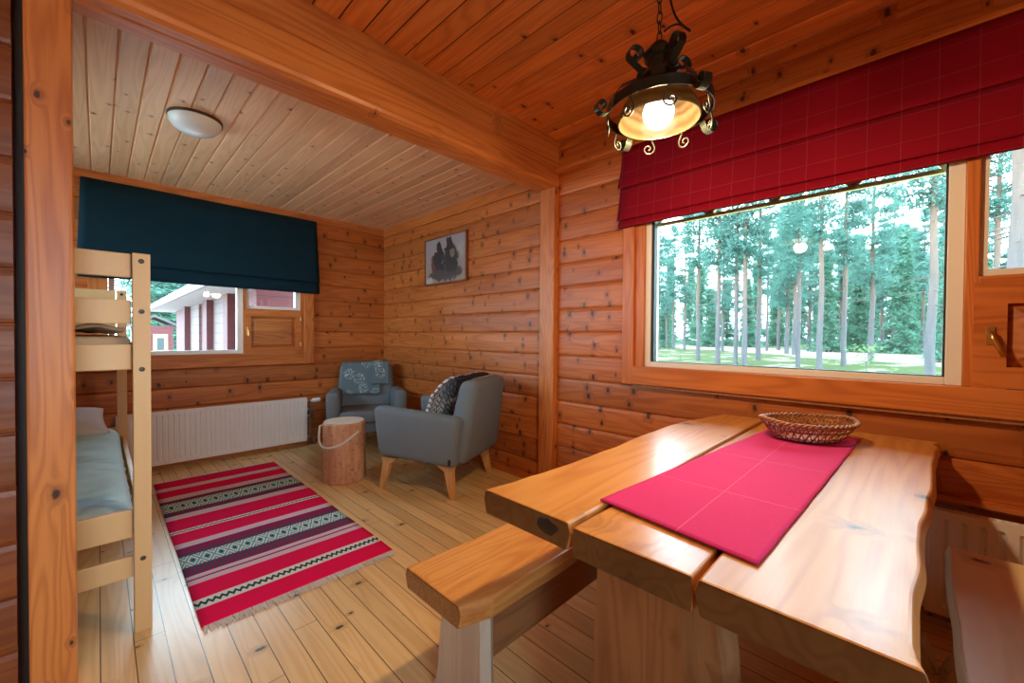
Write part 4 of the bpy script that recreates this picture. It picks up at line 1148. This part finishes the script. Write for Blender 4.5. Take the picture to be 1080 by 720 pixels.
protos = [make_tree('pine_tree', 11, 16., 6.6, 1.9, .17, 'a', (20, .27, .30), 'needle'),
          make_tree('pine_tree', 23, 17., 5.6, 1.8, .18, 'a', (20, .27, .30), 'needle'),
          make_tree('pine_tree', 37, 15., 4.6, 2.0, .16, 'a', (20, .27, .30), 'needle')]
spr = make_tree('spruce_tree', 51, 12., .4, 2.2, .13, 'a', (16, .36, .26), 'spruce', False)
used = set()
# camera rays for placing trunks by where their feet stand on the ground
import mathutils
F_, YAW, PIT, ROL = 430.35, R(45.373), R(.846), R(.395)
fwd = Vector((math.sin(YAW)*math.cos(PIT), math.cos(YAW)*math.cos(PIT), -math.sin(PIT)))
r0 = Vector((math.cos(YAW), -math.sin(YAW), 0)); u0 = r0.cross(fwd)
rgt = r0*math.cos(ROL)+u0*math.sin(ROL); upv = u0*math.cos(ROL)-r0*math.sin(ROL)
def bearing(px):
    d = fwd+rgt*((px-540)/F_); return Vector((d.x, d.y, 0)).normalized(), d
front = [(736, 30, .28), (757, 27, .26), (776, 26.5, .22), (785, 26, .30), (800, 33, .32), (842, 27, .14), (865, 24.5, .22), (890, 30, .24), (919, 37, .36), (982, 20.5, .28)]
back = [(694, 50, .26), (703, 58, .28), (710, 55, .26), (722, 52, .30), (762, 50, .34), (809, 56, .30), (821, 60, .36), (830, 48, .42), (838, 46, .40), (853, 60, .34), (860, 64, .30), (886, 66, .40), (930, 70, .40), (942, 66, .44), (973, 62, .30), (993, 58, .30), (1005, 46, .42)]
side = [(1050, 26, .24), (1071, 12, .30)]
def place(proto, px, dist, dia, label, group, seed, hs=1.):
    d, _ = bearing(px)
    p = d*dist
    k = dia/.36
    sc = (max(k, .7), max(k, .7), hs)
    loc = (p.x, p.y, GZ-.15)
    if proto.name not in used:
        used.add(proto.name); proto.location = loc; proto.rotation_euler = (0, 0, seed*1.7); proto.scale = sc; proto['label'] = label
        if group: proto['group'] = group
        return proto
    return dup(proto, loc, seed*1.7, label, group, sc)
for i, (px, d, w) in enumerate(front):
    place(protos[i % 3], px, d, w, '%s from the left of the thick near pines outside the wide window' % ORD[i], 'front row of pines', i, .95+.1*(i % 3))
for i, (px, d, w) in enumerate(back):
    place(protos[(i+1) % 3], px, d, w, '%s from the left of the slimmer pines standing beyond the sandy track' % ORD[i], 'second row of pines', i+20, 1.)
for i, (px, d, w) in enumerate(side):
    place(protos[i % 3], px, d, w, ['slim pine', 'thick reddish pine trunk'][i]+' seen through the small side window on the right', None, i+40)
rg = random.Random(5)
for i in range(44):
    px = 688+400*(i+rg.random())/44
    place(spr if i % 3 else protos[i % 2], px, rg.uniform(78, 125), .40, 'hazy distant conifer in the far forest beyond the wide window', 'distant conifers', i+60, rg.uniform(1.0, 1.7))
for i, (px, d, hs) in enumerate(((700, 62, .6), (748, 70, .75), (788, 74, .9), (872, 58, .95), (905, 62, 1.0), (950, 58, 1.1), (1012, 40, .9), (962, 74, 1.2))):
    place(spr, px, d, .30, '%s from the left of the young green spruces between the pines' % ORD[i], 'young spruces', i+95, hs)
for i in range(7):
    px = 150+60*(i+rg.random())/7
    d, _ = bearing(px)
    p = d*rg.uniform(34, 46)
    dup(spr if i % 2 else protos[2], (p.x, p.y, GZ-.15), i*2.1, 'leafy conifer behind the red cabin outside the alcove window', 'trees behind the red cabin', (1.3, 1.3, .9))
for i in range(22):
    px = (540+150*(i+rg.random())/11) if i < 11 else (1085+150*(i-11+rg.random())/11)
    place(spr if i % 3 else protos[i % 2], px, rg.uniform(60, 100), .40, 'hazy distant conifer in the far forest beyond the wide window', 'distant conifers', i+130, rg.uniform(1.0, 1.7))
# sapling in the grass
spl = thing('sapling', 'bare little sapling in the grass outside the wide window', 'plant', (19., 1.25, GZ-.12))
b = nb()
rg2 = random.Random(3)
tube(b, [(0, 0, -.1), (.03, -.05, .5), (.0, .02, 1.25)], [.02, .014, .005], 5); obj('stem', b, 'trunk', spl)
fb = nb(); foliage(fb, [(rg2.gauss(0, .25), rg2.gauss(0, .3), rg2.uniform(.3, 1.3)) for _ in range(40)], 3, .16, .08, rg2); f_ = obj('leaves', fb, mat_leaf('pale sapling leaves', (.12, .24, .09), (.20, .30, .12)), spl, recalc=False); f_['kind'] = 'stuff'

# ---- red cabin outside the alcove window
cb = thing('cabin', 'red log cabin with grey roof outside the alcove window', 'building', (0, 0, 0))
obj('wall', bx(1.75, 6.5, 7.4, 16.8, -.6, 2.05), 'red_log', cb)
for i, (ya, yb) in enumerate(((8.9, 10.5), (12.3, 13.6))):
    obj('lit_panel', bx(1.70, 1.76, ya, yb, -.5, 1.98), 'lit_log', cb)['label'] = 'wall section painted in its lit tone'  # thin panels carrying the painted lit tone of the wall
for ya in (10.5, 13.6, 8.55):
    obj('corner_post', bx(1.58, 1.76, ya, ya+.35, -.5, 2.0), 'red_dark', cb)
b = nb(); prism(b, [(1.12, 1.93), (1.12, 2.03), (4.2, 3.55), (4.2, 3.42)], 11.2, 'Y', 6.6); obj('roof', b, 'roof', cb)
b = nb(); prism(b, [(7.2, 1.93), (7.2, 2.03), (4.2, 3.55), (4.2, 3.42)], 11.2, 'Y', 6.6); obj('roof', b, 'roof', cb)
obj('soffit', bx(1.14, 1.78, 6.6, 17.8, 1.90, 1.935), 'fascia', cb)
obj('fascia', bx(1.09, 1.12, 6.55, 17.85, 1.90, 2.05), 'fascia', cb)
b = nb(); lathe(b, [(0.001, -.07), (.05, -.055), (.07, -.01), (.07, 0)], 16, (1.48, 8.9, 1.90)); obj('porch_lamp', b, 'glow_lamp', cb)['label'] = 'glowing lamp under the eaves'
hut = thing('hut', 'tiny distant red hut with a cream trimmed window', 'building', (1.95, 27., 0))
obj('wall', bx(-.75, .72, 0, 3, -.6, 1.55), 'red_log', hut)
b = nb(); prism(b, [(-1.1, 1.45), (-1.1, 1.55), (0, 2.1), (1.1, 1.55), (1.1, 1.45), (0, 2.0)], 3.4, 'Y', -.2); obj('roof', b, 'roof', hut)
obj('window_trim', bx(-.05, .52, -.05, .0, .15, 1.15), 'yellow_paint', hut)
obj('window_glass', bx(.10, .37, -.06, -.05, .35, .95), 'gasket', hut)

# ================================================================== LIGHT
wld = bpy.data.worlds.new('sky'); S.world = wld; wld.use_nodes = True
nt = wld.node_tree; nt.nodes.clear()
bg = nt.nodes.new('ShaderNodeBackground'); out = nt.nodes.new('ShaderNodeOutputWorld')
bg.inputs[0].default_value = (.63, .85, 1.0, 1); bg.inputs[1].default_value = 12.
nt.links.new(bg.outputs[0], out.inputs[0])
def light(name, typ, loc, energy, col, **kw):
    l = bpy.data.lights.new(name, typ); l.energy = energy; l.color = col
    for k, v in kw.items(): setattr(l, k, v)
    o = bpy.data.objects.new(name, l); C.objects.link(o); o.location = loc; return o
light('pendant_light', 'POINT', (PX, PY, ZR-.085), 44., (1., .66, .34), shadow_soft_size=.04)
def portal(loc, rot, sx_, sy_):
    l = bpy.data.lights.new('sky_portal', 'AREA'); l.shape = 'RECTANGLE'; l.size = sx_; l.size_y = sy_; l.cycles.is_portal = True
    o = bpy.data.objects.new('sky_portal', l); C.objects.link(o); o.location = loc; o.rotation_euler = rot
portal((XR+.075, -.2, 1.5), (R(90), 0, R(90)), 3.0, 1.1)
portal((.80, YB+.065, 1.5), (R(90), 0, R(180)), 1.55, 1.1)
portal(((FX0+FX1)/2, -1.89, (FZ0+FZ1)/2), (R(90), 0, 0), FX1-FX0, FZ1-FZ0)
portal((-.95, (AY0+AY1)/2, (AZ0+AZ1)/2), (R(90), 0, R(-90)), AY1-AY0, AZ1-AZ0)

# ================================================================== CAMERA
cam = bpy.data.cameras.new('camera'); co = bpy.data.objects.new('camera', cam); C.objects.link(co)
cam.sensor_width = 36.; cam.lens = F_/1080*36.; cam.clip_start = .02; cam.clip_end = 500
m = Matrix((( rgt.x, upv.x, -fwd.x, 0), (rgt.y, upv.y, -fwd.y, 0), (rgt.z, upv.z, -fwd.z, 1.2), (0, 0, 0, 1)))
co.matrix_world = m
S.camera = co
vs = S.view_settings
vs.view_transform = 'Standard'; vs.look = 'None'; vs.gamma = 1.; vs.use_curve_mapping = False; vs.exposure = .45
cy = S.cycles
cy.max_bounces = 10; cy.diffuse_bounces = 6; cy.glossy_bounces = 4; cy.transparent_max_bounces = 16; cy.use_denoising = True
cy.sample_clamp_indirect = 6.; cy.caustics_reflective = False; cy.caustics_refractive = False
